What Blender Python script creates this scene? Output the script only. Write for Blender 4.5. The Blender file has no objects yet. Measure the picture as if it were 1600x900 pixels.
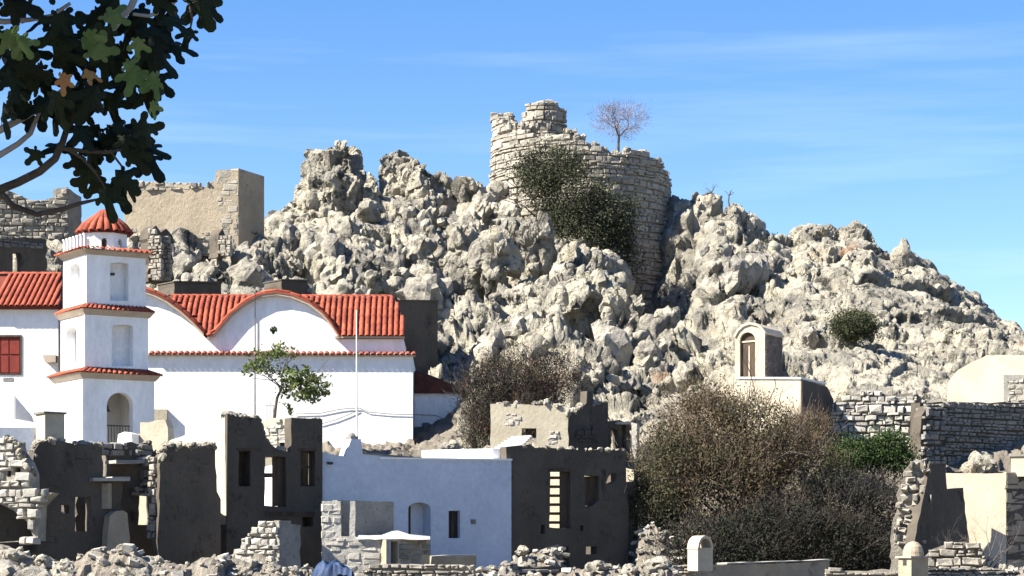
import bpy, bmesh, math, random
import numpy as np
from mathutils import Vector, Matrix, Euler, Quaternion
from mathutils.geometry import delaunay_2d_cdt
R = math.radians
rnd = random.Random(7)
scene = bpy.context.scene
COL = scene.collection
# ---------------------------------------------------------------- camera
F, CX, HY, ZC = 3600.0, 800.0, 880.0, 1.6      # focal length in photo pixels, eye level row, eye height
cam = bpy.data.cameras.new('camera'); cam_o = bpy.data.objects.new('camera', cam); COL.objects.link(cam_o)
cam_o.location = (0, 0, ZC); cam_o.rotation_euler = (R(90), 0, 0)
cam.sensor_fit = 'HORIZONTAL'; cam.sensor_width = 36.0; cam.lens = 36.0*F/1600.0
cam.shift_y = (HY-450.0)/1600.0
cam.clip_start = 0.5; cam.clip_end = 20000
scene.camera = cam_o
# ---------------------------------------------------------------- sky and sun
SUN_EL, SUN_AZ = 42.0, 69.0                    # elevation; degrees left of straight behind the camera
sd = Vector((-math.sin(R(SUN_AZ))*math.cos(R(SUN_EL)), -math.cos(R(SUN_AZ))*math.cos(R(SUN_EL)), math.sin(R(SUN_EL))))
world = bpy.data.worlds.new('World'); scene.world = world; world.use_nodes = True
wn, wl = world.node_tree.nodes, world.node_tree.links
wn.clear()
wo = wn.new('ShaderNodeOutputWorld'); bg = wn.new('ShaderNodeBackground')
sky = wn.new('ShaderNodeTexSky'); sky.sky_type = 'NISHITA'; sky.sun_disc = False
sky.sun_elevation = R(SUN_EL); sky.sun_rotation = math.atan2(sd.x, sd.y)
sky.altitude = 0; sky.air_density = 1.0; sky.dust_density = 0.15; sky.ozone_density = 2.2
hs = wn.new('ShaderNodeHueSaturation'); hs.inputs['Saturation'].default_value = 1.35; hs.inputs['Hue'].default_value = 0.513
wl.new(sky.outputs[0], hs.inputs['Color'])
# thin cirrus streaks, everywhere low in the sky
tcw = wn.new('ShaderNodeTexCoord'); mpw = wn.new('ShaderNodeMapping')
mpw.inputs['Scale'].default_value = (2.2, 2.2, 30.0); mpw.inputs['Location'].default_value = (0.3, 0.9, 3.2)
nzw = wn.new('ShaderNodeTexNoise'); nzw.inputs['Scale'].default_value = 2.2; nzw.inputs['Detail'].default_value = 6; nzw.inputs['Roughness'].default_value = 0.55
rpw = wn.new('ShaderNodeValToRGB'); rpw.color_ramp.elements[0].position = 0.52; rpw.color_ramp.elements[1].position = 0.80
rpw.color_ramp.elements[0].color = (0, 0, 0, 1); rpw.color_ramp.elements[1].color = (0.10, 0.10, 0.10, 1)
mxw = wn.new('ShaderNodeMixRGB'); mxw.inputs['Color2'].default_value = (8.5, 9.2, 10.6, 1)
wl.new(tcw.outputs['Generated'], mpw.inputs[0]); wl.new(mpw.outputs[0], nzw.inputs['Vector']); wl.new(nzw.outputs['Fac'], rpw.inputs[0])
wl.new(rpw.outputs[0], mxw.inputs['Fac']); wl.new(hs.outputs[0], mxw.inputs['Color1'])
wl.new(mxw.outputs[0], bg.inputs['Color']); bg.inputs['Strength'].default_value = 0.058
wl.new(bg.outputs[0], wo.inputs[0])
sl = bpy.data.lights.new('sun', 'SUN'); sl.energy = 5.0; sl.angle = R(0.5); sl.color = (1.0, 0.94, 0.84)
so = bpy.data.objects.new('sun', sl); COL.objects.link(so); so.location = (-40, 20, 60)
so.rotation_euler = sd.to_track_quat('Z', 'Y').to_euler()
scene.view_settings.view_transform = 'Standard'; scene.view_settings.look = 'None'
scene.view_settings.gamma = 1; scene.view_settings.exposure = 1.8
scene.render.engine = 'CYCLES'
# ---------------------------------------------------------------- materials
def mat(name, c1, c2=None, c3=None, scale=1.5, fine=12.0, bump=0.25, bscale=9.0, rough=0.9, vor=0.0, pos3=0.62, spot=None, streak=0.0, dist=0.02, cp=(0.38, 0.62), spots=(0.66, 0.72), sscale=0.25, transl=0.0):
    m = bpy.data.materials.new(name); m.use_nodes = True
    n, l = m.node_tree.nodes, m.node_tree.links
    b = n['Principled BSDF']; b.inputs['Roughness'].default_value = rough
    b.inputs['Specular IOR Level'].default_value = 0.25
    tc = n.new('ShaderNodeNewGeometry'); oi = n.new('ShaderNodeObjectInfo')
    mp = n.new('ShaderNodeMapping'); mp.inputs['Scale'].default_value = (1, 1, 1.0-streak)
    l.new(tc.outputs['Position'], mp.inputs[0])
    def noise(s, det=6, ro=0.6):
        t = n.new('ShaderNodeTexNoise'); t.inputs['Scale'].default_value = s; t.inputs['Detail'].default_value = det
        t.inputs['Roughness'].default_value = ro; l.new(mp.outputs[0], t.inputs['Vector']); return t
    def mix(f, a, bb):
        x = n.new('ShaderNodeMixRGB'); 
        if f is not None: l.new(f, x.inputs['Fac'])
        for k, v in ((1, a), (2, bb)):
            if isinstance(v, tuple): x.inputs[k].default_value = (*v, 1)
            else: l.new(v, x.inputs[k])
        return x.outputs[0]
    def ramp(f, a, bb):
        r = n.new('ShaderNodeMapRange'); r.inputs[1].default_value = a; r.inputs[2].default_value = bb; r.interpolation_type = 'SMOOTHSTEP'
        l.new(f, r.inputs[0]); return r.outputs[0]
    c2 = c2 or tuple(v*0.8 for v in c1)
    na = noise(scale); col = mix(ramp(na.outputs['Fac'], *cp), c1, c2)
    if c3:
        nb = noise(scale*2.7, 8, 0.7); col = mix(ramp(nb.outputs['Fac'], pos3-0.06, pos3+0.07), col, c3)
    if spot:
        nc = noise(sscale, 5, 0.6); col = mix(ramp(nc.outputs['Fac'], *spots), col, spot)
    # per object tone
    hv = n.new('ShaderNodeHueSaturation'); l.new(col, hv.inputs['Color'])
    mr = n.new('ShaderNodeMapRange'); mr.inputs[3].default_value = 1-vor; mr.inputs[4].default_value = 1+vor
    l.new(oi.outputs['Random'], mr.inputs[0]); l.new(mr.outputs[0], hv.inputs['Value'])
    nf = noise(fine, 8, 0.75)
    gm = n.new('ShaderNodeMapRange'); gm.inputs[1].default_value = 0.25; gm.inputs[2].default_value = 0.75; gm.inputs[3].default_value = 0.82; gm.inputs[4].default_value = 1.14
    l.new(nf.outputs['Fac'], gm.inputs[0])
    mu = n.new('ShaderNodeMixRGB'); mu.blend_type = 'MULTIPLY'; mu.inputs['Fac'].default_value = 1
    l.new(hv.outputs[0], mu.inputs[1]); l.new(gm.outputs[0], mu.inputs[2])
    l.new(mu.outputs[0], b.inputs['Base Color'])
    if bump > 0:
        nn = noise(bscale, 10, 0.7); bp = n.new('ShaderNodeBump'); bp.inputs['Strength'].default_value = bump; bp.inputs['Distance'].default_value = dist*4
        l.new(nn.outputs['Fac'], bp.inputs['Height']); l.new(bp.outputs[0], b.inputs['Normal'])
    if transl > 0:
        tr = n.new('ShaderNodeBsdfTranslucent'); l.new(mu.outputs[0], tr.inputs['Color'])
        ms = n.new('ShaderNodeMixShader'); ms.inputs[0].default_value = transl
        l.new(b.outputs[0], ms.inputs[1]); l.new(tr.outputs[0], ms.inputs[2]); l.new(ms.outputs[0], n['Material Output'].inputs['Surface'])
    return m
M = {}
M['rock'] = mat('rock', (0.48, 0.44, 0.345), (0.29, 0.27, 0.223), (0.08, 0.077, 0.068), scale=0.30, fine=4, bump=1.0, bscale=1.8, dist=0.2, spot=(0.30, 0.175, 0.10), sscale=0.11, spots=(0.635, 0.72), pos3=0.57, cp=(0.45, 0.57))
M['boulder'] = mat('boulder', (0.46, 0.42, 0.33), (0.30, 0.277, 0.237), (0.10, 0.094, 0.085), scale=0.8, fine=5, bump=1.0, bscale=2.6, dist=0.12, vor=0.2, pos3=0.6)
M['ground'] = mat('ground', (0.167, 0.144, 0.114), (0.125, 0.110, 0.087), (0.076, 0.068, 0.053), scale=0.5, bump=0.6, bscale=4, dist=0.06)
M['white'] = mat('whitewash', (0.80, 0.80, 0.79), (0.72, 0.72, 0.71), (0.58, 0.57, 0.55), scale=0.45, fine=3, bump=0.25, bscale=3, dist=0.02, pos3=0.70, streak=0.5)
M['white2'] = mat('whitewash_old', (0.76, 0.76, 0.75), (0.68, 0.68, 0.67), (0.55, 0.54, 0.52), scale=0.6, fine=6, bump=0.3, bscale=4, dist=0.02, pos3=0.74)
M['cream'] = mat('cream_plaster', (0.409, 0.363, 0.273), (0.353, 0.310, 0.229), (0.260, 0.223, 0.167), scale=0.7, fine=9, bump=0.35, bscale=6, pos3=0.66)
M['trim'] = mat('cornice_plaster', (0.396, 0.330, 0.258), (0.348, 0.282, 0.216), scale=1.2, bump=0.15)
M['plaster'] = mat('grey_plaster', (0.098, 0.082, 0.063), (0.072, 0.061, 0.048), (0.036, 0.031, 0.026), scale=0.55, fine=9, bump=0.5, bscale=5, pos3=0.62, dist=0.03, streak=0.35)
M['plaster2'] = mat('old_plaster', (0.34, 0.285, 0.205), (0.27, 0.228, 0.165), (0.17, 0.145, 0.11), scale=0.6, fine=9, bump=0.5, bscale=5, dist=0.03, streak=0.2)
M['stone'] = mat('wall_stone', (0.308, 0.281, 0.231), (0.248, 0.226, 0.187), (0.165, 0.149, 0.127), scale=1.4, fine=9, bump=0.5, bscale=7, dist=0.03, vor=0.2)
M['stone_w'] = mat('pale_stone', (0.397, 0.375, 0.329), (0.341, 0.322, 0.279), (0.223, 0.205, 0.174), scale=1.6, fine=9, bump=0.45, bscale=7, dist=0.03, vor=0.15, pos3=0.68)
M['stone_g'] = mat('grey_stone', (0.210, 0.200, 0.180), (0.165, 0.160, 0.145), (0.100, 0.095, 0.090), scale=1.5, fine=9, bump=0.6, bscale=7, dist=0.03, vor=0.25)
M['mortar'] = mat('mortar', (0.20, 0.18, 0.148), (0.14, 0.127, 0.106), scale=2, bump=0.6, bscale=8, dist=0.03)
M['mortar_l'] = mat('pale_mortar', (0.30, 0.27, 0.22), (0.22, 0.2, 0.165), scale=2, bump=0.6, bscale=8, dist=0.03)
M['tile'] = mat('roof_tile', (0.285, 0.066, 0.034), (0.215, 0.048, 0.026), (0.34, 0.13, 0.07), scale=1.3, fine=7, bump=0.25, bscale=8, vor=0.26, pos3=0.64, rough=0.85)
M['tile_d'] = mat('roof_underlay', (0.156, 0.036, 0.021), (0.114, 0.027, 0.018), scale=2, bump=0.2)
M['tile_shade'] = mat('shade_roof_tile', (0.10, 0.035, 0.024), (0.065, 0.026, 0.02), (0.14, 0.06, 0.04), scale=2, bump=0.3, vor=0.2)  # darkened tile: shade on the apse roof is put into its colour
M['wood'] = mat('old_wood', (0.078, 0.054, 0.036), (0.048, 0.036, 0.027), scale=4, bump=0.3, streak=0.8)
M['shutter'] = mat('red_shutter', (0.210, 0.032, 0.021), (0.161, 0.025, 0.017), scale=2, bump=0.1, rough=0.6)
M['iron'] = mat('dark_iron', (0.03, 0.03, 0.03), (0.05, 0.045, 0.04), scale=5, bump=0.1, rough=0.6)
M['steel'] = mat('painted_pole', (0.675, 0.675, 0.657), (0.612, 0.612, 0.594), scale=3, bump=0.05, rough=0.5)
M['tarp'] = mat('blue_tarp', (0.02, 0.042, 0.10), (0.014, 0.03, 0.075), scale=2, bump=0.4, bscale=4, rough=0.6)
M['bark'] = mat('bark', (0.112, 0.091, 0.070), (0.070, 0.056, 0.045), scale=5, bump=0.6, bscale=14)
M['bark_p'] = mat('pale_bark', (0.400, 0.376, 0.344), (0.264, 0.248, 0.224), scale=6, bump=0.3, bscale=14)
M['bark_g'] = mat('grey_twig', (0.11, 0.093, 0.085), (0.075, 0.063, 0.058), scale=6, bump=0.2, bscale=14)
M['fig'] = mat('fig_leaf', (0.013, 0.022, 0.007), (0.008, 0.014, 0.005), scale=6, fine=30, bump=0.2, bscale=30, vor=0.3, transl=0.08, rough=0.7)
M['blue_wall'] = mat('blue_grey_wall', (0.49, 0.53, 0.60), (0.445, 0.485, 0.555), (0.50, 0.525, 0.57), scale=0.5, fine=5, bump=0.3, bscale=4, dist=0.02, pos3=0.7)  # blue-grey tint for the front of the white house
M['dark_leaf'] = mat('dark_shade_leaf', (0.018, 0.022, 0.012), (0.012, 0.014, 0.009), scale=1, bump=0)  # near-black leaf with bush shade put into its colour
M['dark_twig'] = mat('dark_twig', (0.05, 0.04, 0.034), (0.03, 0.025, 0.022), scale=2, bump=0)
M['rust_leaf'] = mat('rusty_leaf', (0.19, 0.07, 0.035), (0.12, 0.05, 0.03), scale=1.5, bump=0, transl=0.1)
M['fig_dry'] = mat('dry_leaf', (0.42, 0.2, 0.08), (0.34, 0.22, 0.07), scale=8, bump=0.2, bscale=30, transl=0.3)
M['fig_lit'] = mat('lit_leaf', (0.16, 0.21, 0.07), (0.11, 0.17, 0.05), scale=9, bump=0.2, bscale=30, transl=0.35)  # lit copy of the dark fig leaf, light put into the colour
M['olive'] = mat('grey_green_leaf', (0.075, 0.08, 0.042), (0.045, 0.052, 0.026), (0.095, 0.092, 0.055), scale=0.6, fine=4, bump=0, transl=0.15)
M['green'] = mat('green_leaf', (0.04, 0.07, 0.018), (0.025, 0.045, 0.013), scale=0.8, fine=5, bump=0, transl=0.2)
M['light_green'] = mat('light_green_leaf', (0.15, 0.175, 0.06), (0.085, 0.12, 0.04), scale=1.6, fine=5, bump=0, transl=0.3)
M['brown'] = mat('brown_leaf', (0.088, 0.066, 0.034), (0.058, 0.058, 0.027), (0.11, 0.068, 0.035), scale=0.35, fine=4, bump=0, transl=0.1, cp=(0.42, 0.58))
M['twig'] = mat('dry_twig', (0.125, 0.088, 0.06), (0.085, 0.06, 0.045), scale=2, bump=0)
M['lilac'] = mat('pale_dry_twig', (0.240, 0.188, 0.208), (0.160, 0.128, 0.136), scale=2, bump=0)
M['scree'] = mat('scree', (0.27, 0.238, 0.19), (0.20, 0.175, 0.14), (0.11, 0.095, 0.077), scale=1.2, fine=6, bump=0.9, bscale=4, dist=0.08)
# ---------------------------------------------------------------- geometry helpers
def P(px, py, Y): return Vector(((px-CX)/F*Y, Y, ZC+(HY-py)/F*Y))
def wt(o):
    v = Vector((0, 0, 0))
    while o is not None: v += o.location; o = o.parent
    return v
def tag(o, label, cat, group=None):
    o['label'] = label; o['category'] = cat
    if group: o['group'] = group
    return o
def thing(name, label, cat, loc, group=None):
    o = bpy.data.objects.new(name, None); o.location = loc; o.empty_display_size = 0.3; COL.objects.link(o); o['kind'] = 'thing'
    return tag(o, label, cat, group)
def meshdata(name, v, f, m, smooth=False):
    me = bpy.data.meshes.new(name)
    if isinstance(v, np.ndarray): v = v.tolist()
    if isinstance(f, np.ndarray): f = f.tolist()
    me.from_pydata(v, [], f); me.update()
    for mm in (m if isinstance(m, (list, tuple)) else [m]): me.materials.append(mm)
    if smooth: me.polygons.foreach_set('use_smooth', [True]*len(me.polygons))
    return me
def obj(name, v, f, m, parent=None, smooth=False, kind=None, fixn=True, loc=None):
    """one mesh object from world-space vertices"""
    off = wt(parent) if parent else Vector((0, 0, 0))
    if loc is None: loc = Vector((0, 0, 0)) if parent else Vector(v[0])
    o0 = off+loc
    v = np.asarray([tuple(p) for p in v], dtype=float)-np.array(o0)
    me = meshdata(name, v, f, m, smooth)
    if fixn:
        bm = bmesh.new(); bm.from_mesh(me); bmesh.ops.recalc_face_normals(bm, faces=bm.faces); bm.to_mesh(me); bm.free()
    o = bpy.data.objects.new(name, me); COL.objects.link(o); o.location = loc
    if parent: o.parent = parent
    if kind: o['kind'] = kind
    return o
def inst(name, me, loc, rot=None, scale=(1, 1, 1), parent=None):
    o = bpy.data.objects.new(name, me); COL.objects.link(o)
    o.location = Vector(loc)-(wt(parent) if parent else Vector((0, 0, 0)))
    if rot is not None:
        if isinstance(rot, Quaternion): o.rotation_mode = 'QUATERNION'; o.rotation_quaternion = rot
        else: o.rotation_euler = rot
    o.scale = scale
    if parent: o.parent = parent
    return o
class MB:
    """collects geometry (world space) for one mesh"""
    def __init__(s): s.v = []; s.f = []
    def add(s, v, f):
        b = len(s.v); s.v += [tuple(p) for p in v]; s.f += [tuple(i+b for i in q) for q in f]; return s
    def box(s, c, ax, ay, az):
        """c centre, ax ay az half-extent vectors"""
        c, ax, ay, az = Vector(c), Vector(ax), Vector(ay), Vector(az)
        v = [c+ax*i+ay*j+az*k for k in (-1, 1) for j in (-1, 1) for i in (-1, 1)]
        return s.add(v, [(0, 2, 3, 1), (4, 5, 7, 6), (0, 1, 5, 4), (2, 6, 7, 3), (0, 4, 6, 2), (1, 3, 7, 5)])
    def tube(s, pts, rad, n=6, cap=True):
        pts = [Vector(p) for p in pts]; rings = []; b = len(s.v)
        rad = rad if isinstance(rad, (list, tuple)) else [rad]*len(pts)
        for i, p in enumerate(pts):
            t = (pts[min(i+1, len(pts)-1)]-pts[max(i-1, 0)]); t = t.normalized() if t.length > 1e-9 else Vector((0, 0, 1))
            a = t.orthogonal().normalized() if i == 0 else (a-t*a.dot(t)).normalized() if (a-t*a.dot(t)).length > 1e-6 else t.orthogonal().normalized()
            c = t.cross(a)
            for k in range(n):
                w = 2*math.pi*k/n; s.v.append(tuple(p+(a*math.cos(w)+c*math.sin(w))*rad[i]))
        for i in range(len(pts)-1):
            for k in range(n):
                k2 = (k+1) % n; s.f.append((b+i*n+k, b+i*n+k2, b+(i+1)*n+k2, b+(i+1)*n+k))
        if cap:
            s.f.append(tuple(b+k for k in range(n))[::-1]); s.f.append(tuple(b+(len(pts)-1)*n+k for k in range(n)))
        return s
    def lathe(s, c, prof, n=16, a0=0.0):
        b = len(s.v)
        for r, z in prof:
            for k in range(n):
                w = a0+2*math.pi*k/n; s.v.append((c[0]+r*math.cos(w), c[1]+r*math.sin(w), c[2]+z))
        for i in range(len(prof)-1):
            for k in range(n):
                k2 = (k+1) % n; s.f.append((b+i*n+k, b+i*n+k2, b+(i+1)*n+k2, b+(i+1)*n+k))
        s.f.append(tuple(b+k for k in range(n))[::-1]); s.f.append(tuple(b+(len(prof)-1)*n+k for k in range(n)))
        return s
    def build(s, name, m, parent=None, **k): return obj(name, s.v, s.f, m, parent, **k)
class Fr:
    """a vertical wall plane: passes pixel column px at depth Y, turned deg (right end farther when positive)"""
    def __init__(s, px, Y, deg):
        s.Y = Y; s.X = (px-CX)/F*Y; s.a = R(deg); s.c = math.cos(s.a); s.n = math.sin(s.a)
    def sz(s, px, py):
        k = (px-CX)/F; t = (k*s.Y-s.X)/(s.c-k*s.n); Y = s.Y+t*s.n
        return (t, ZC+(HY-py)/F*Y)
    def w(s, t, z, d=0.0): return Vector((s.X+t*s.c-d*s.n, s.Y+t*s.n+d*s.c, z))
    def px(s, px, py, d=0.0): t, z = s.sz(px, py); return s.w(t, z, d)
    def ang(s, t): return s.a
    def off(s, d, t=0.0):
        o = Fr(0, 1, 0); o.X, o.Y = s.X-d*s.n+t*s.c, s.Y+d*s.c+t*s.n; o.a, o.c, o.n = s.a, s.c, s.n; return o
    def turn(s, deg):
        o = Fr(0, 1, 0); o.X, o.Y = s.X, s.Y; o.a = s.a+R(deg); o.c, o.n = math.cos(o.a), math.sin(o.a); return o
def roughen(poly, amp, step=0.25, keep=None, rg=None):
    """subdivide the edges of a 2-D loop and shake them (edges whose two ends are in keep stay straight)"""
    rg = rg or rnd; out = []
    for i, p in enumerate(poly):
        q = poly[(i+1) % len(poly)]; out.append(p)
        if keep and (i in keep): continue
        L = math.hypot(q[0]-p[0], q[1]-p[1]); n = int(L/step)
        for k in range(1, n):
            t = (k+rg.uniform(-.3, .3))/n
            out.append((p[0]+(q[0]-p[0])*t+rg.uniform(-amp, amp), p[1]+(q[1]-p[1])*t+rg.uniform(-amp, amp)))
    return out
def cdt_slab(poly, holes, W, d0, d1):
    """polygon with holes in (s, z) -> closed slab between depths d0 and d1"""
    loops = [poly]+list(holes); vv = []; ed = []
    for lp in loops:
        b = len(vv); vv += [Vector((p[0], p[1])) for p in lp]; ed += [(b+i, b+(i+1) % len(lp)) for i in range(len(lp))]
    r = delaunay_2d_cdt(vv, ed, [], 1, 1e-5)
    ov, of = r[0], []
    for q in r[2]:
        c = (sum(ov[i].x for i in q)/len(q), sum(ov[i].y for i in q)/len(q))
        if inside(c, poly) and not any(inside(c, h) for h in holes): of.append(q)
    n = len(ov)
    v = [W(p.x, p.y, d0) for p in ov]+[W(p.x, p.y, d1) for p in ov]
    f = [tuple(q) for q in of]+[tuple(i+n for i in reversed(q)) for q in of]
    cnt = {}
    for q in of:
        for i in range(len(q)):
            a, b = q[i], q[(i+1) % len(q)]; k = (min(a, b), max(a, b)); cnt.setdefault(k, []).append((a, b))
    for k, lst in cnt.items():
        if len(lst) == 1: a, b = lst[0]; f.append((b, a, a+n, b+n))
    return v, f
def slab(name, fr, poly, m, parent=None, holes=(), d0=0.0, d1=0.4, amp=0.0, step=0.3, keep=None, hamp=0.0, px=True, kind=None):
    pl = [fr.sz(*p) for p in poly] if px else list(poly)
    hl = [[fr.sz(*p) for p in h] if px else list(h) for h in holes]
    if amp: pl = roughen(pl, amp, step, keep)
    if hamp: hl = [roughen(h, hamp, 0.3) for h in hl]
    v, f = cdt_slab(pl, hl, fr.w, d0, d1)
    return obj(name, v, f, m, parent, kind=kind)
def rect(x0, y0, x1, y1): return [(x0, y1), (x1, y1), (x1, y0), (x0, y0)]
def archpx(x0, y0, x1, y1, rise=None, n=8):
    """arched opening in pixels: spring so that the crown is at y0"""
    c = (x0+x1)/2; r = (x1-x0)/2; h = rise if rise is not None else r
    return [(x0, y1), (x1, y1)]+[(c+r*math.cos(math.pi*k/n), y0+h-h*math.sin(math.pi*k/n)) for k in range(n+1)]
def inside(p, poly):
    x, y = p; c = False; j = len(poly)-1
    for i in range(len(poly)):
        if (poly[i][1] > y) != (poly[j][1] > y) and x < (poly[j][0]-poly[i][0])*(y-poly[i][1])/(poly[j][1]-poly[i][1])+poly[i][0]: c = not c
        j = i
    return c
# block shapes: x along wall, y outwards is -1, z up, unit size
def block_mesh(name, m, sd, rough=0.17):
    g = random.Random(sd); j = lambda a: g.uniform(-a, a); v = []
    for y, e in ((0.5, 0.5), (-0.30, 0.5), (-0.5, 0.40)):
        for (x, z) in ((-1, -1), (1, -1), (1, 1), (-1, 1)): v.append((x*e*(1+j(rough)), y+j(rough*.5), z*e*(1+j(rough*1.3))))
    f = [(3, 2, 1, 0), (8, 9, 10, 11)]
    for a in (0, 4):
        for k in range(4): k2 = (k+1) % 4; f.append((a+k, a+k2, a+4+k2, a+4+k))
    return meshdata(name, v, f, m)
BL = {k: [block_mesh('stone_'+k, M[k], 11*i+3) for i in range(8)] for k in ('stone', 'stone_w', 'stone_g', 'plaster2', 'plaster', 'cream')}
def masonry(parent, fr, poly, mk, ch=0.25, lr=(0.3, 0.7), dep=0.3, proud=(0.02, 0.1), gap=0.025, nmax=300, px=True, holes=(), rg=None, name='stone', tilt=0.03, batter=0.0, zd=None):
    """fill a region of a wall face with single stones"""
    rg = rg or random.Random(len(poly)*31+int(abs(poly[0][0])*7))
    pl = [fr.sz(*p) for p in poly] if px else poly
    hl = [[fr.sz(*p) for p in h] if px else h for h in holes]
    s0, s1 = min(p[0] for p in pl), max(p[0] for p in pl); z0, z1 = min(p[1] for p in pl), max(p[1] for p in pl)
    st = []; z = z0
    ok = lambda c: inside(c, pl) and not any(inside(c, q) for q in hl)
    while z < z1:
        h = ch*rg.choice((.6, .8, 1, 1, 1.2, 1.45)); s = s0-rg.uniform(0, lr[1]); wob = rg.uniform(0, 6.3)
        while s < s1:
            L = rg.uniform(*lr)*(rg.uniform(.55, .8) if rg.random() < .3 else 1)
            c = (s+L/2, z+h/2+math.sin(s*.7+wob)*h*.18)
            if ok(c):
                while L > lr[0]*.4 and not (ok((c[0]-L*.42, c[1])) and ok((c[0]+L*.42, c[1]))): L *= .8
                if rg.random() < .16 and h > ch*.9:      # two thin stones instead of one
                    k = rg.uniform(.35, .65); st.append(((c[0], c[1]-h*(1-k)/2), L, h*k)); st.append(((c[0], c[1]+h*k/2), L*rg.uniform(.7, 1), h*(1-k)))
                else: st.append((c, L, h*rg.uniform(.85, 1.08)))
            s += L
        z += h
    order = sorted(range(len(st)), key=lambda i: -st[i][1]*st[i][2])
    solo = set(order[:nmax]); rest = MB()
    for i, (c, L, h) in enumerate(st):
        pr = rg.uniform(*proud); sc = (max(L-gap, .05), dep, max(h-gap*.9, .04))
        a = fr.ang(c[0]); loc = fr.w(c[0], c[1], dep/2-pr)
        e = Euler((rg.uniform(-tilt, tilt), rg.uniform(-tilt, tilt), a+rg.uniform(-tilt, tilt)))
        me = BL[mk][rg.randrange(8)]
        if i in solo: inst(name, me, loc, e, sc, parent)
        else:
            mx = Matrix.LocRotScale(loc, e, Vector(sc))
            rest.add([mx @ q.co for q in me.vertices], [tuple(q.vertices) for q in me.polygons])
    if rest.v: rest.build(name, M[mk], parent, kind='stuff')
    return len(st)
# ================================================================ terrain
def hsh(i, j, k, seed):
    with np.errstate(over='ignore'):
        n = (i.astype(np.int64)*73856093) ^ (j.astype(np.int64)*19349663) ^ (k.astype(np.int64)*83492791) ^ (seed*40503+977)
        n = n.astype(np.uint32); n ^= n >> np.uint32(16); n = n*np.uint32(0x7feb352d); n ^= n >> np.uint32(15); n = n*np.uint32(0x846ca68b); n ^= n >> np.uint32(16)
    return n.astype(np.float64)/4294967296.0
def vnoise(p, seed=0):
    f = np.floor(p); t = p-f; t = t*t*(3-2*t); f = f.astype(np.int64); r = 0
    for a in (0, 1):
        for b in (0, 1):
            for c in (0, 1):
                w = (t[:, 0] if a else 1-t[:, 0])*(t[:, 1] if b else 1-t[:, 1])*(t[:, 2] if c else 1-t[:, 2])
                r = r+w*hsh(f[:, 0]+a, f[:, 1]+b, f[:, 2]+c, seed)
    return r*2-1
def fbm(p, o=4, seed=0):
    r = 0; a = 1.0
    for i in range(o): r = r+a*vnoise(p*2.03**i+17.3*i, seed+i); a *= 0.5
    return r
ROT = np.array(Euler((0.5, 0.35, 0.6)).to_matrix())
PW = 3.5
def worley(p, seed):
    f = np.floor(p).astype(np.int64); n = len(p)
    d1 = np.full(n, 1e9); d2 = np.full(n, 1e9); cv = np.zeros((n, 3)); cid = np.zeros((n, 3), np.int64)
    for a in (-1, 0, 1):
        for b in (-1, 0, 1):
            for c in (-1, 0, 1):
                q = f+np.array([a, b, c])
                ctr = q+np.stack([hsh(q[:, 0], q[:, 1], q[:, 2], seed+s) for s in (1, 2, 3)], 1)
                dv = p-ctr; d = (np.abs(dv)**PW).sum(1)**(2.0/PW)
                near = d < d1
                d2 = np.where(near, d1, np.minimum(d2, d))
                d1 = np.where(near, d, d1); cv[near] = dv[near]; cid[near] = q[near]
    rr = [hsh(cid[:, 0], cid[:, 1], cid[:, 2], seed+s) for s in (11, 12, 13, 14)]
    return np.sqrt(d1), np.sqrt(d2), cv, rr
def crag(p, scales, seed=0, an=(1, 1, 0.8), wd=0.05):
    """angular, cracked rock relief: sum of tilted cell facets and joints"""
    out = np.zeros(len(p)); an = np.array(an)
    for i, (L, amp, tl, cr) in enumerate(scales):
        q = p+np.stack([vnoise(p/(L*.8)+9.1*s, seed+40+i*5+s) for s in range(3)], 1)*L*0.22
        d1, d2, cv, r = worley((q*an/L) @ ROT, seed+i*7)
        tv = np.stack(r[:3], 1)*2-1
        out += amp*(r[3]*2-1)+(tv*cv).sum(1)*tl*L*1.3
        out -= cr*np.exp(-(d2-d1)/wd)*r[0]
    return out
PXN = [-700, -300, 0, 250, 450, 650, 760, 900, 1050, 1150, 1250, 1400, 1600, 1900, 2300]
ROWS = {
 60:  None, 84: 935, 92: 920,
 98:  [850, 850, 850, 840, 830, 830, 830, 840, 850, 850, 850, 860, 870, 870, 870],
 106: [735, 725, 715, 720, 715, 715, 700, 690, 735, 690, 690, 735, 740, 740, 760],
 113: [700, 690, 690, 690, 695, 695, 655, 640, 660, 612, 612, 634, 632, 650, 690],
 124: [600, 580, 560, 560, 560, 585, 590, 580, 590, 550, 540, 560, 575, 610, 660],
 140: [500, 480, 465, 450, 450, 500, 505, 485, 528, 495, 465, 480, 520, 590, 650]}
RIDGE = [(-700, 420), (-300, 380), (0, 352), (100, 345), (200, 345), (395, 345), (420, 330), (462, 318), (560, 300), (660, 296), (745, 287), (760, 295), (840, 335), (900, 368), (990, 396), (1022, 398), (1036, 335), (1050, 297), (1062, 296), (1075, 300), (1100, 311), (1140, 324), (1170, 336), (1190, 356), (1215, 366), (1240, 373), (1258, 360), (1300, 361), (1320, 354), (1350, 357), (1380, 380), (1440, 392), (1470, 418), (1500, 450), (1530, 465), (1560, 492), (1580, 512), (1600, 530), (1700, 590), (1900, 640), (2300, 720)]
YR = 163.0
def zpy(py, Y): return ZC+(HY-py)/F*Y
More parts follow.
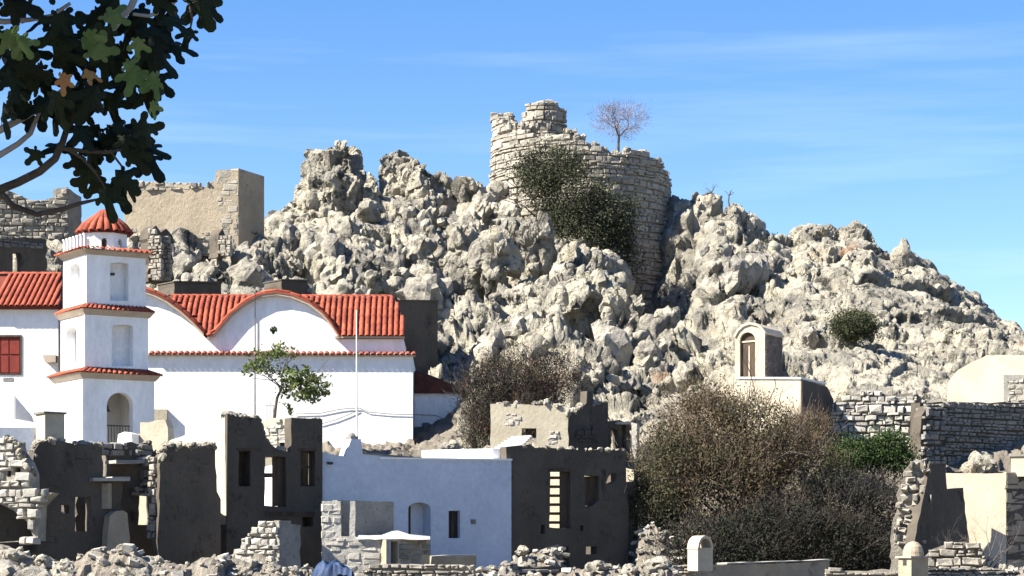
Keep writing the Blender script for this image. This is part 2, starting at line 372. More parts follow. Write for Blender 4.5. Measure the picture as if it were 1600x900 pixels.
def terrain_cols(px):
    ys = [50, 60]; zs = [np.full(len(px), -0.3), np.full(len(px), -0.1)]
    for Y, r in ROWS.items():
        if Y == 60: continue
        py = np.full(len(px), float(r)) if not isinstance(r, list) else np.interp(px, PXN, r)
        ys.append(Y); zs.append(zpy(py, Y))
    rp = np.interp(px, [a for a, b in RIDGE], [b for a, b in RIDGE]); zr = zpy(rp, YR)
    ys.append(YR); zs.append(zr)
    for Y, dz in ((168, -1.0), (176, -3.5), (200, -12), (250, -30), (330, -45)): ys.append(Y); zs.append(np.maximum(zr+dz, -0.6))
    return np.array(ys), np.array(zs)
yr = np.concatenate([np.linspace(50, 84, 18)[:-1], np.linspace(84, 118, 90)[:-1], np.linspace(118, 164.5, 330)[:-1], np.linspace(164.5, 176, 26)[:-1], np.linspace(176, 330, 22)])
pxc = np.concatenate([np.linspace(-700, -60, 90)[:-1], np.linspace(-60, 1660, 960)[:-1], np.linspace(1660, 2300, 90)])
cy, cz = terrain_cols(pxc)
NX, NY = len(pxc), len(yr)
Zg = np.stack([np.interp(yr, cy, cz[:, i]) for i in range(NX)], 1)       # NY x NX
# relax the kinks
for _ in range(5):
    Zg[1:-1] = 0.25*Zg[:-2]+0.5*Zg[1:-1]+0.25*Zg[2:]
Yg = np.repeat(yr[:, None], NX, 1)
GUL = np.exp(-((pxc[None, :]-1030)/60)**4)*np.exp(-((Yg-153.5)/7.0)**4)
Zg -= 8.5*GUL
Zg -= 2.6*np.exp(-((pxc[None, :]-1262)/48)**4)*np.exp(-((Yg-117.5)/4.0)**4)      # hollow beside the chapel      # gully below the castle
Xg = (pxc[None, :]-CX)/F*Yg
# the fan stops widening beyond the ridge
Pg = np.stack([Xg, Yg, Zg], 2)
du = np.gradient(Pg, axis=1); dv = np.gradient(Pg, axis=0)
Ng = np.cross(du, dv); Ng /= np.linalg.norm(Ng, axis=2, keepdims=True)
Pf = Pg.reshape(-1, 3); Nf = Ng.reshape(-1, 3)
def sst(x, a, b): t = np.clip((x-a)/(b-a), 0, 1); return t*t*(3-2*t)
pxf = np.tile(pxc, NY); yf = Pf[:, 1]
rm = sst(yf, 117, 128)*(1-sst(yf, 172, 190))                      # how rocky
# lower rock mass in the middle reaches further down towards the houses
rm = np.maximum(rm, sst(yf, 103, 113)*sst(pxf, 700, 740)*(1-sst(pxf, 1120, 1180))*0.8)
rm = np.maximum(rm, sst(yf, 108, 116)*sst(pxf, 1100, 1160)*0.45)
smooth = sst(fbm(Pf*np.array([.045, .045, .06]), 3, 5), -0.05, 0.5)      # some slabs are smoother
big = crag(Pf, [(10.0, 1.3, 0.22, 1.0), (5.2, 1.0, 0.36, 1.3)], 3, (1, 1, 0.55), 0.06)
big = np.clip(big, -2.6, 2.0)
calm = 1-0.6*sst(pxf, 1190, 1260)
disp = rm*(big*(1-0.3*smooth)*calm*(1-.6*GUL.reshape(-1))-0.15)
disp *= 1-np.exp(-((yf-YR)/7.0)**2)*0.8
fl = np.stack([Pf[:, 0]*.62+Pf[:, 1]*.2, Pf[:, 1]*.62, Pf[:, 2]*.13], 1)
flute = (1-np.abs(vnoise(fl, 91)))**5
disp -= rm*0.75*flute*sst(fbm(Pf*.07, 2, 95), -.3, .3)
Df = Nf*1.0; Df[:, 2] *= 0.8
G1 = (Pf+Df*disp[:, None]).reshape(NY, NX, 3)
# spread the rows evenly along each displaced column, so that cliffs get their share of points
j0, j1 = int(np.searchsorted(yr, 100)), int(np.searchsorted(yr, 178))
G2 = G1.copy()
seg = np.sqrt((np.diff(G1[j0:j1], axis=0)**2)[:, :, 1:].sum(2)+1e-6)
cum = np.concatenate([np.zeros((1, NX)), np.cumsum(seg, 0)], 0)
old = np.concatenate([np.zeros((1, NX)), np.cumsum(np.diff(Yg[j0:j1], axis=0), 0)], 0)
cum = 0.75*cum/cum[-1]+0.25*old/old[-1]
cum = (cum+np.roll(cum, 1, 1)+np.roll(cum, -1, 1))/3
tt = np.linspace(0, 1, j1-j0)
for i in range(NX):
    for k in range(3): G2[j0:j1, i, k] = np.interp(tt, cum[:, i], G1[j0:j1, i, k])
RM = rm.reshape(NY, NX).copy(); SM = smooth.reshape(NY, NX).copy()
for i in range(NX):
    RM[j0:j1, i] = np.interp(tt, cum[:, i], RM[j0:j1, i]); SM[j0:j1, i] = np.interp(tt, cum[:, i], SM[j0:j1, i])
rm, smooth = RM.reshape(-1), SM.reshape(-1)
Gs = G2.copy()
for _ in range(3):
    Gs[1:-1, 1:-1] = (Gs[1:-1, 1:-1]*2+Gs[:-2, 1:-1]+Gs[2:, 1:-1]+Gs[1:-1, :-2]+Gs[1:-1, 2:])/6
N2 = np.cross(np.gradient(Gs, axis=1), np.gradient(Gs, axis=0)); N2 /= np.linalg.norm(N2, axis=2, keepdims=True)+1e-9
P2 = Gs.reshape(-1, 3)*0.35+G2.reshape(-1, 3)*0.65; N2f = N2.reshape(-1, 3); yf = P2[:, 1]
med = crag(P2, [(2.6, 0.22, 0.34, 0.45)], 9, (1, 1, 0.55))
rel2 = crag(P2, [(0.75, 0.11, 0.34, 0.05)], 21)
fine = fbm(P2*1.7, 4, 31)*0.17-0.22*(1-np.abs(vnoise(P2*np.array([1.1, 1.1, .7]), 63)))**4+fbm(P2*0.6, 3, 61)*0.16
disp = rm*(med*(1-0.5*smooth)*calm+(0.7*rel2*(1-0.6*smooth)+0.9*fine)*(0.45+0.55*calm))+(1-rm)*(0.7*fine+0.6*rel2)*sst(yf, 62, 90)
Hf = P2+N2f*disp[:, None]
# relax points that were torn far from their left and right neighbours (avoids combed cliffs)
HH = Hf.reshape(NY, NX, 3)
for _ in range(6):
    dl = np.linalg.norm(HH[:, 1:]-HH[:, :-1], axis=2); md = np.median(dl[j0:j1], axis=1).mean()
    st_ = np.zeros((NY, NX)); st_[:, 1:-1] = np.maximum(dl[:, 1:], dl[:, :-1]); w = np.clip((st_/md-2.2)/3, 0, 0.8)[:, :, None]
    w[:j0] = 0; w[j1:] = 0
    av = HH.copy(); av[1:-1, 1:-1] = (HH[1:-1, :-2]+HH[1:-1, 2:]+HH[:-2, 1:-1]+HH[2:, 1:-1])/4
    HH = HH*(1-w)+av*w
Hf = HH.reshape(-1, 3)
quads = (np.arange(NY-1)[:, None]*NX+np.arange(NX-1)[None, :]).reshape(-1)
qf = np.stack([quads, quads+1, quads+1+NX, quads+NX], 1)
hill_me = bpy.data.meshes.new('hill')
hill_me.vertices.add(len(Hf)); hill_me.vertices.foreach_set('co', Hf.astype(np.float32).ravel())
hill_me.loops.add(len(qf)*4); hill_me.loops.foreach_set('vertex_index', qf.astype(np.int32).ravel())
hill_me.polygons.add(len(qf)); hill_me.polygons.foreach_set('loop_start', np.arange(0, len(qf)*4, 4, dtype=np.int32)); hill_me.polygons.foreach_set('loop_total', np.full(len(qf), 4, np.int32))
hill_me.update(calc_edges=True); hill_me.validate()
hill_me.materials.append(M['rock'])
hill = bpy.data.objects.new('hill', hill_me); COL.objects.link(hill); hill['kind'] = 'structure'
hill_me.materials.append(M['ground'])
fy = yf[qf[:, 0]]; fr_ = rm[qf[:, 0]]
hill_me.polygons.foreach_set('material_index', ((fr_ < 0.12) & (fy < 125)).astype(np.int32))
HG = Hf.reshape(NY, NX, 3)
def ground_at(x, Y):
    """height of the modelled terrain at (x, Y)"""
    j = int(np.clip(np.searchsorted(yr, Y), 1, NY-1)); px = x/Y*F+CX
    i = int(np.clip(np.searchsorted(pxc, px), 1, NX-1))
    return float(HG[j-1:j+1, i-1:i+1, 2].mean())
def hit(px, py, y0=84.0):
    """first terrain point seen at a pixel"""
    i = int(np.clip(np.searchsorted(pxc, px), 0, NX-1)); c = HG[:, i]
    pr = HY-(c[:, 2]-ZC)/c[:, 1]*F
    k = np.where((pr <= py) & (c[:, 1] > y0))[0]
    return (Vector(c[k[0]]), Vector(Ng[k[0], i])) if len(k) else (None, None)
g = 4000.0
gv = [(-g, -g, -0.7), (g, -g, -0.7), (g, g, -0.7), (-g, g, -0.7)]
go = obj('ground', gv, [(0, 1, 2, 3)], M['ground'], loc=Vector((0, 0, -0.7))); go['kind'] = 'structure'
# ---------------------------------------------------------------- boulders and outcrops: pieces of the hill
def rock_mesh(name, m, seed, sub=3, scales=((1.1, .16, .42, .03), (0.45, .06, .28, .02)), squash=(1, 1, 1)):
    bm = bmesh.new(); bmesh.ops.create_icosphere(bm, subdivisions=sub, radius=1.0)
    p = np.array([v.co[:] for v in bm.verts]); n = p.copy()
    d = crag(p*0.9+seed*13.7, scales, seed)
    p = p*np.array(squash)+n*d[:, None]
    for v, q in zip(bm.verts, p): v.co = q
    me = bpy.data.meshes.new(name); bm.to_mesh(me); bm.free(); me.materials.append(m); return me
RK = [rock_mesh('rock_shape', M['boulder'], 5+i, 3) for i in range(10)]
SRK = [rock_mesh('small_rock_shape', M['boulder'], 55+i, 2) for i in range(8)]
rg = random.Random(5)
nr = 0
BOX = [(400, 330, 760, 470, 70), (690, 420, 1100, 620, 70), (1070, 310, 1250, 480, 30), (1150, 370, 1590, 560, 75), (720, 300, 840, 420, 18), (240, 400, 480, 455, 25)]
for x0, y0, x1, y1, n in BOX:
    for _ in range(n):
        h, nn = hit(rg.uniform(x0, x1), rg.uniform(y0, y1), 112)
        if h is None or h.y > 166: continue
        s = 0.2+1.0*rg.random()**4
        if h.x/h.y*F+CX > 1180: s *= .6
        inst('rock', RK[rg.randrange(10)] if s > .5 else SRK[rg.randrange(8)], h-Vector((0, 0, s*.12)), Euler((rg.uniform(-.5, .5), rg.uniform(-.5, .5), rg.uniform(0, 6.3))), (s*rg.uniform(.7, 1.2), s*rg.uniform(.7, 1.1), s*rg.uniform(.75, 1.5)), hill); nr += 1
# big tors on the crest
def tor(px0, px1, ytop, ybot, Y, seed, sq=(1, .8, 1), lean=0.0):
    c = P((px0+px1)/2, (ytop+ybot)/2, Y); w = (px1-px0)/F*Y/2; h = (ybot-ytop)/F*Y/2
    bm = bmesh.new(); bmesh.ops.create_icosphere(bm, subdivisions=6, radius=1.0)
    p = np.array([v.co[:] for v in bm.verts]); n = p.copy()
    e = 3.2                                                     # boxy super-ellipsoid
    k = (np.abs(p)**e).sum(1)**(1/e); p = p/k[:, None]
    p[:, 0] *= (1-0.22*np.clip(p[:, 2], 0, 1)**2); p = p*np.array([w*.88, w*.9, h*.92])
    q = p+np.array(c)
    d = crag(q, [(2.6, .35, .30, .12), (1.1, .16, .34, .07), (.45, .06, .28, .03)], seed, (1, 1, .55))+fbm(q*1.9, 4, seed)*.10-.4*(1-np.abs(vnoise(q*np.array([.8, .8, .16]), seed+5)))**5
    q = q+n*d[:, None]
    for v, t in zip(bm.verts, q): v.co = t-np.array(c)
    me = bpy.data.meshes.new('rock_tower'); bm.to_mesh(me); bm.free(); me.materials.append(M['rock'])
    return inst('rock_tower', me, c, parent=hill)
tor(463, 530, 240, 340, 161, 2); tor(500, 562, 224, 335, 162, 8); tor(540, 590, 262, 345, 160, 18); tor(468, 572, 262, 345, 160.5, 22); tor(598, 662, 250, 330, 163, 24)
tor(582, 640, 230, 335, 163.5, 4); tor(625, 668, 262, 330, 161, 12)
tor(668, 710, 263, 320, 162, 6); tor(712, 752, 284, 325, 161, 14)
tor(1072, 1130, 304, 360, 165, 31); tor(1120, 1185, 328, 385, 160, 33); tor(1250, 1310, 361, 410, 162, 35); tor(1308, 1362, 360, 420, 162, 38)
tor(690, 745, 350, 470, 146, 41); tor(745, 800, 370, 470, 144, 43); tor(800, 870, 345, 450, 149, 47); tor(845, 930, 440, 560, 134, 49); tor(930, 1010, 450, 560, 133, 51)
# ================================================================ castle on the crest
class Cyl:
    """round wall surface; s is arc length from the point nearest the camera, to the right"""
    def __init__(s, px, Y, r, zb, bat=0.03): s.X = (px-CX)/F*Y; s.Y = Y; s.r = r; s.zb = zb; s.bat = bat
    def rad(s, z): return s.r*(1-s.bat*(z-s.zb)/5.0)
    def sz(s, px, py):
        kx, kz = (px-CX)/F, (HY-py)/F; r = s.r
        for _ in range(3):
            a = kx*kx+1; b = -2*(kx*s.X+s.Y); c = s.X**2+s.Y**2-r*r; d = b*b-4*a*c
            Y = (-b-math.sqrt(d))/(2*a) if d > 0 else -b/(2*a)
            z = ZC+kz*Y; r = s.rad(z)
        return (math.atan2(kx*Y-s.X, s.Y-Y)*s.r, z)
    def w(s, t, z, d=0.0):
        a = t/s.r; r = s.rad(z)-d; return Vector((s.X+math.sin(a)*r, s.Y-math.cos(a)*r, z))
    def ang(s, t): return t/s.r
cz0 = zpy(400, 158)
cyl = Cyl(906, 165.5, 6.75, cz0)
castle = thing('castle_ruin', 'ruined round stone castle bastion on the summit with a broken tower stump', 'castle', cyl.w(0, cz0, 0))
prof = [(-200, 300), (700, 205), (757, 190), (766, 181), (778, 180), (790, 193), (803, 197), (815, 196), (820, 205), (850, 212), (880, 212), (890, 204), (905, 212), (925, 226), (945, 233), (962, 238), (985, 236), (1012, 238), (1030, 250), (1044, 270), (1052, 290), (1058, 296), (1400, 300)]
nseg = 90; v = []; f = []
for i in range(nseg):
    a = -math.pi*0.62+math.pi*1.24*i/(nseg-1); t = a*cyl.r
    # silhouette height for this bearing
    px = CX+cyl.w(t, cz0+8).x/cyl.w(t, cz0+8).y*F
    py = np.interp(px, [p[0] for p in prof], [p[1] for p in prof])
    zt = zpy(py, cyl.w(t, cz0).y)
    if abs(a) > 1.5: zt -= 0.6
    zt += rnd.uniform(-.12, .12)
    for z, d in ((cz0-5, 0.12), (zt-.15, 0.12), (zt-.1, 1.2), (zt-2.2, 1.4), (zt-2.4, 6.0)): v.append(cyl.w(t, z, d))
for i in range(nseg-1):
    for k in range(4): b = i*5+k; f.append((b, b+5, b+6, b+1))
obj('core', v, f, M['mortar_l'], castle)
top = [(a, b) for a, b in prof if 757 <= a <= 1056]
reg = [cyl.sz(a, b) for a, b in [(758, 330), (900, 400), (1052, 420)][::1]]
lft = -1.45*cyl.r; rgt = 1.46*cyl.r
polyc = [(lft, zpy(330, 160)), (-4, cz0-1.0), (0, cz0-3.2), (rgt, cz0-4.0)]+[(lambda q: (q[0], q[1]))(cyl.sz(a, b)) for a, b in reversed(top)]+[(lft, zpy(186, 164))]
masonry(castle, cyl, polyc, 'stone', ch=0.32, lr=(0.35, 1.15), dep=0.45, proud=(-0.02, 0.12), gap=0.03, rg=random.Random(3), tilt=0.04, px=False)
# tower stump standing on the wall
stump = Cyl(849, 165.2, 1.62, zpy(215, 164), 0.07)
v = []; f = []; n = 40; sp = [(812, 195), (816, 172), (822, 163), (845, 158), (866, 157), (876, 160), (884, 185), (888, 210)]
for i in range(n):
    a = 2*math.pi*i/n; z0 = zpy(226, 163)
    p = stump.w(a*stump.r, z0+2); px = CX+p.x/p.y*F
    zt = zpy(np.interp(px, [q[0] for q in sp], [q[1] for q in sp])+rnd.uniform(-1, 1), p.y)
    for z, d in ((z0-1.2, 0.1), (zt-.25, 0.12), (zt-.02, .45), (zt-.25, 1.35)): v.append(stump.w(a*stump.r, z, d))
for i in range(n):
    for k in range(3): b = i*4+k; c = ((i+1) % n)*4+k; f.append((b, c, c+1, b+1))
st = obj('tower_stump', v, f, M['stone'], castle)
masonry(st, stump, [(-2.6, zpy(222, 164)), (2.6, zpy(222, 164)), (2.4, zpy(168, 164)), (.6, zpy(160, 164)), (-1.4, zpy(162, 164)), (-2.4, zpy(180, 164))], 'stone', ch=0.33, lr=(0.35, 0.8), dep=0.4, proud=(-0.02, 0.16), gap=0.04, rg=random.Random(8), px=False)
# loose stones along the broken top
for a, b in prof[2:-2]:
    for _ in range(3):
        t, z = cyl.sz(min(max(a+rnd.uniform(-8, 8), 762), 1048), b)
        inst('loose_stone', RK[rnd.randrange(10)], cyl.w(t, z-.05, rnd.uniform(.2, .9)), Euler((rnd.uniform(-1, 1), rnd.uniform(-1, 1), rnd.uniform(0, 6))), (rnd.uniform(.15, .34),)*3, castle)
# ---------------------------------------------------------------- ruined walls on the left of the crest
wA = Fr(200, 151, -6)
w1 = thing('ruined_wall', 'tall tan plastered ruin wall with a square end tower, left of the rock crest', 'wall', wA.px(300, 400))
pl = [(195, 400), (372, 400), (372, 266), (338, 266), (335, 282), (322, 290), (318, 296), (300, 288), (262, 287), (240, 284), (222, 288), (212, 295), (195, 296)]
slab('wall', wA, pl, M['plaster2'], w1, d1=1.2, amp=0.05, step=0.5, keep=(0, 1))
masonry(w1, wA, [(205, 298), (215, 287), (262, 283), (300, 284), (322, 290), (330, 282), (330, 296), (262, 296)], 'stone', ch=0.25, lr=(.3, .8), dep=.5, proud=(-.05, .15), rg=random.Random(4))
masonry(w1, wA, [(338, 268), (371, 268), (371, 398), (345, 398)], 'stone', ch=0.42, lr=(.6, 1.3), dep=.3, proud=(.0, .03), gap=.02, rg=random.Random(5), tilt=.005)
masonry(w1, wA, [(200, 398), (345, 398), (345, 362), (280, 370), (200, 356)], 'stone', ch=0.3, lr=(.3, .8), dep=.4, proud=(.0, .15), gap=.04, rg=random.Random(6), tilt=.06)
eA = wA.off(0, wA.sz(372.5, 300)[0]).turn(58)
slab('end_wall', eA, [(0, zpy(410, 151)), (2.4, zpy(410, 151)), (2.4, zpy(271, 151)), (0, zpy(266, 151))], M['plaster2'], w1, d0=0, d1=1.6, px=False)
wB = Fr(0, 152, 8)
w2 = thing('ruined_wall', 'broken rubble wall dipping in the middle, behind the red-roofed bell tower', 'wall', wB.px(40, 420))
pb = [(-60, 430), (106, 430), (106, 292), (88, 294), (86, 308), (60, 316), (40, 309), (22, 300), (5, 296), (-10, 280), (-60, 285)]
slab('core', wB, pb, M['mortar_l'], w2, d0=0.1, d1=1.0, amp=.08, step=.4, keep=(0,))
masonry(w2, wB, pb, 'stone', ch=0.3, lr=(.35, .95), dep=.4, proud=(0, .14), gap=.05, rg=random.Random(9), tilt=.05)
eB = wB.off(0, wB.sz(106.5, 300)[0]).turn(60)
slab('end_wall', eB, [(0, zpy(430, 152)), (1.6, zpy(430, 152)), (1.6, zpy(300, 152)), (0, zpy(292, 152))], M['stone_g'], w2, d0=0, d1=1.2, px=False, amp=.06)
wC = Fr(0, 136, 40)
w3 = thing('ruined_house', 'dark roofless ruin low behind the left tiled roof', 'house', wC.px(30, 440))
slab('wall', wC, [(-60, 470), (73, 470), (73, 375), (55, 372), (20, 370), (0, 366), (-60, 362)], M['plaster'], w3, d1=.6, amp=.08, keep=(0,), holes=[rect(20, 395, 32, 425)])
masonry(w3, wC.off(-.02), [(-20, 378), (0, 370), (20, 372), (55, 376), (70, 380), (70, 388), (-20, 384)], 'stone_g', ch=.2, lr=(.3, .6), dep=.4, rg=random.Random(2))
# dark standing stones by the plastered wall
for x0, y0, x1, y1, Y in ((232, 352, 252, 440, 138), (246, 357, 270, 440, 139), (340, 357, 352, 402, 142)):
    fr0 = Fr(x0, Y, 42); t = thing('wall_stump', {232: 'tall dark pinnacle of broken wall, left one of the pair behind the bell tower', 246: 'tall dark pinnacle of broken wall, right one of the pair behind the bell tower', 340: 'slim dark wall stump at the foot of the square end tower'}[x0], 'wall', fr0.px(x0, y1))
    slab('core', fr0, [(x0, y1), (x1, y1), (x1, y0+12), ((x0+x1)/2+2, y0), (x0+2, y0+8)], M['plaster'], t, d1=1.0, amp=.12, step=.35)
    masonry(t, fr0.turn(-60).off(0), [(0, zpy(y1, Y)), (.9, zpy(y1, Y)), (.9, zpy(y0+10, Y)), (0, zpy(y0+10, Y))], 'stone', ch=.25, lr=(.3, .5), dep=.3, px=False)
# small grey buildings just above the church roof
for x0, y0, x1, y1, Y, deg, lab in ((272, 441, 346, 470, 127, 38, 'low dark grey wall box above the left end of the church roof'), (440, 438, 480, 472, 128, 38, 'small dark grey wall box above the middle arch of the church roof'), (612, 470, 684, 600, 124, 40, 'grey plastered block behind the right end of the church')):
    fr0 = Fr(x0, Y, deg); t = thing('outbuilding', lab, 'building', fr0.px(x0, y1))
    slab('wall', fr0, [(x0, y1), (x1, y1), (x1, y0+2), (x0, y0)], M['plaster'], t, d1=1.8, amp=.03, keep=(0,))
    sd_ = fr0.turn(90); slab('coping', fr0, [(x0-1, y0), (x1+1, y0+2), (x1+1, y0-1), (x0-1, y0-2)], M['plaster'], t, d0=-.06, d1=1.9)
# ================================================================ church
def frxy(X, Y, deg):
    o = Fr(0, 1, 0); o.X, o.Y = X, Y; o.a = R(deg); o.c, o.n = math.cos(o.a), math.sin(o.a); return o
def tile_mesh(name, m, n=6, r0=1.0, r1=0.82):
    """barrel tile: unit radius across x, unit length down y, crown up z"""
    v = []; 
    for y, r in ((0.0, r1), (1.0, r0)):
        for th in (1.0, 0.80):
            for k in range(n+1):
                w = math.pi*k/n; v.append((math.cos(w)*r*th, y, math.sin(w)*r*th*0.8))
    f = []; q = n+1
    for k in range(n):
        f += [(k, k+1, 2*q+k+1, 2*q+k), (q+k+1, q+k, 3*q+k, 3*q+k+1), (2*q+k, 2*q+k+1, 3*q+k+1, 3*q+k)]
    return meshdata(name, v, f, m, True)
TILE = tile_mesh('tile_shape', M['tile'], 5); TILE_SHADE = tile_mesh('shade_tile_shape', M['tile_shade'], 5)
def put_tile(me, a, b, right, r, parent, over=1.12, name='tile'):
    """tile from a (upper) to b (lower)"""
    a, b = Vector(a), Vector(b); d = b-a; L = d.length; y = d.normalized(); x = (Vector(right)-y*y.dot(Vector(right))).normalized(); z = x.cross(y)
    if z.z < 0: x, z = -x, -z
    rot = Matrix((x, y, z)).transposed().to_quaternion()
    return inst(name, me, a+z*r*0.12, rot, (r, L*over, r), parent)
CF = Fr(640, 113, 1.5)
church = thing('church', 'white church with scalloped red tile roof below the rocks', 'church', CF.px(440, 712))
sR = CF.sz(645, 600)[0]; sL = CF.sz(112, 600)[0]
zb = zpy(720, 111); zE = CF.sz(600, 525)[1]
low_top = CF.sz(440, 556)[1]
slab('wall', CF, [(sL, zb), (sR, zb), (sR, low_top), (sL, low_top)], M['white'], church, px=False, d1=0.5)
CR = CF.off(0.5, sR).turn(90)
slab('side_wall', CR, [(0, zb), (7.2, zb), (7.2, low_top), (0, low_top)], M['white'], church, px=False, d0=0.0, d1=0.45)
arch2 = [(530, 529), (518, 510), (502, 491), (481, 475), (455, 464), (432, 460), (408, 463), (384, 475), (362, 492), (345, 512), (335, 524), (324, 529)]
arch1 = [(318, 524), (300, 505), (280, 487), (258, 471), (240, 462), (222, 456), (190, 452), (160, 455), (135, 466), (114, 480)]
slab('gable_wall', CF, [(113, 557), (630, 557), (630, 529)]+arch2+arch1, M['white'], church, d0=0.3, d1=0.75)
a2 = [CF.sz(*p) for p in arch2][::-1]; a1 = [CF.sz(*p) for p in arch1][::-1]
RUP = 0.16
def zarch(x, d):
    r = -99
    for A in (a1, a2):
        if A[0][0]-.12 <= x <= A[-1][0]+.12: r = max(r, float(np.interp(x, [p[0] for p in A], [p[1] for p in A]))+RUP)
    return r+0.10*max(d, 0) if r > 0 else r
zr = zpy(461, 115.2)
D0, D1 = 0.02, 3.4
def zlong(d):
    t = min(max((d-D0)/(D1-D0), 0), 1); return zE+(zr-zE)*math.sin(t*math.pi/2)**0.9
xR = CF.sz(632, 525)[0]; xL = CF.sz(114, 525)[0]
def xend(d): t = (d-D0)/(D1-D0); return xR-0.85*max(t, 0)**1.3
nx, nd = 190, 18; v = []; f = []
for j in range(nd):
    d = D0+(D1-D0)*j/(nd-1)
    for i in range(nx):
        x = xL+(xend(d)-xL)*i/(nx-1); za = zarch(x, d); v.append(CF.w(x, max(za, zlong(d)), d))
for j in range(nd-1):
    for i in range(nx-1): b = j*nx+i; f.append((b, b+1, b+nx+1, b+nx))
# fall to the far side and close the end
b0 = len(v)
for i in range(nx):
    x = xL+(xend(D1)-xL)*i/(nx-1); v.append(CF.w(x, zE, 7.4))
for i in range(nx-1): f.append(((nd-1)*nx+i, (nd-1)*nx+i+1, b0+i+1, b0+i))
roof = obj('roof', v, f, M['tile_d'], church)
# hip end
ve = [CF.w(xend(D0+(D1-D0)*j/(nd-1)), zlong(D0+(D1-D0)*j/(nd-1)), D0+(D1-D0)*j/(nd-1)) for j in range(nd)]+[CF.w(xR-.05, zE, 7.4)]
obj('roof_end', ve, [tuple(range(nd+1))], M['tile_d'], church)
slab('upper_side_wall', CF.off(0.75, CF.sz(630, 540)[0]).turn(90), [(0, low_top-.3), (6.3, low_top-.3), (6.3, zE), (0, zE)], M['white'], church, px=False, d0=0, d1=.4)
slab('eave_board', CF, [(xR-3.4, zE-.10), (xR, zE-.10), (xR, zE), (xR-3.4, zE)], M['trim'], church, px=False, d0=D0+.02, d1=.5)
pitch = 0.285; nt = 8; cnt = 0
x = xR-0.12
while x > xL+2.9:
    for k in range(nt):
        d_a, d_b = [D0+(D1-D0)*(1-math.cos((nt-q)/nt*math.pi/2))**0.72 for q in (k, k+1)]
        dm = (d_a+d_b)/2
        if x > xend(d_a)+.05 or zarch(x, dm) > zlong(dm)-0.02: continue
        put_tile(TILE, CF.w(x, zlong(d_a)+.02, d_a), CF.w(x, zlong(d_b)+.02, d_b), (CF.c, CF.n, 0), 0.125, roof); cnt += 1
    x -= pitch
for A in (a1, a2):
    xs = [p[0] for p in A]; zs = [p[1] for p in A]; pk = int(np.argmax(zs)); arc = [0]
    for i in range(1, len(A)): arc.append(arc[-1]+math.hypot(xs[i]-xs[i-1], zs[i]-zs[i-1]))
    Lp = arc[pk]
    for row in range(4):
        d = 0.14+row*0.28
        for side in (-1, 1):
            if A is a1 and side < 0: continue
            tot = Lp if side < 0 else arc[-1]-Lp; m = max(1, int(tot/0.5))
            for k in range(m):
                q = []
                for e in (k, k+1):
                    s_ = Lp+side*tot*e/m; xx = float(np.interp(s_, arc, xs)); q.append((xx, float(np.interp(xx, xs, zs))+RUP+.10*d+.02))
                if zlong(d) > max(q[0][1], q[1][1])+.1: continue
                put_tile(TILE, CF.w(q[0][0], q[0][1], d), CF.w(q[1][0], q[1][1], d), (-CF.n, CF.c, 0), 0.125, roof); cnt += 1
# plaster rim under the arched edges
for A in (a1, a2):
    poly = [(p[0], p[1]+RUP-.02) for p in A]+[(p[0], p[1]-.03) for p in reversed(A)]
    slab('arch_rim', CF, poly, M['trim'], church, px=False, d0=D0+.02, d1=0.32)
    slab('arch_edge', CF, [(p[0], p[1]+RUP+.02) for p in A]+[(p[0], p[1]+RUP-.07) for p in reversed(A)], M['tile'], church, px=False, d0=D0-.01, d1=0.34)
# ridge tiles
x = xend(D1)-.1
while x > xL+2.9:
    if zarch(x, D1) < zr: put_tile(TILE, CF.w(x+.25, zr+.03, D1), CF.w(x-.25, zr+.03, D1), (-CF.n, CF.c, 0), 0.15, roof, name='ridge_tile')
    x -= .5
# tiled ledge
ledge = obj('ledge', *(lambda m: (m.v, m.f))(MB().add([CF.w(a, b, c) for a in (sL, sR+.12) for b, c in ((low_top-.02, -.22), (low_top+.03, -.22), (low_top+.2, .34), (low_top-.02, .34))], [(0, 1, 2, 3), (7, 6, 5, 4), (0, 4, 5, 1), (1, 5, 6, 2), (2, 6, 7, 3), (3, 7, 4, 0)])), M['trim'], church)
x = sR+.05
while x > CF.sz(230, 556)[0]:
    put_tile(TILE, CF.w(x, low_top+.19, .30), CF.w(x, low_top+.03, -.24), (CF.c, CF.n, 0), 0.12, ledge); x -= pitch
# wing on the right, with its lean-to roof, shade put into the tile colour
WF = CF.off(3.2, sR+.02)
t0, z0 = WF.sz(722, 615); zt0 = WF.sz(650, 582)[1]
wv = slab('apse_wall', WF, [(0, zb), (t0, zb), (t0, z0), (0, z0)], M['white'], church, px=False, d1=4)
rv = [WF.w(a, b, c) for c in (-.2, 4.1) for a, b in ((-.0, zt0), (t0*.25, zt0-.16), (t0*.55, zt0-.45), (t0+.12, z0+.05), (t0+.12, z0), (0, z0))]
ar = obj('apse_roof', rv, [(5, 4, 3, 2, 1, 0), (6, 7, 8, 9, 10, 11), (0, 1, 7, 6), (1, 2, 8, 7), (2, 3, 9, 8), (3, 4, 10, 9), (4, 5, 11, 10), (5, 0, 6, 11)], M['tile_shade'], church)
prf = [(0, zt0), (t0*.25, zt0-.16), (t0*.55, zt0-.45), (t0+.12, z0+.05)]
for c in np.arange(0, 4.1, .3):
    for k in range(3): put_tile(TILE_SHADE, WF.w(prf[k][0], prf[k][1], c), WF.w(prf[k+1][0], prf[k+1][1], c), (-CF.n, CF.c, 0), .13, ar)
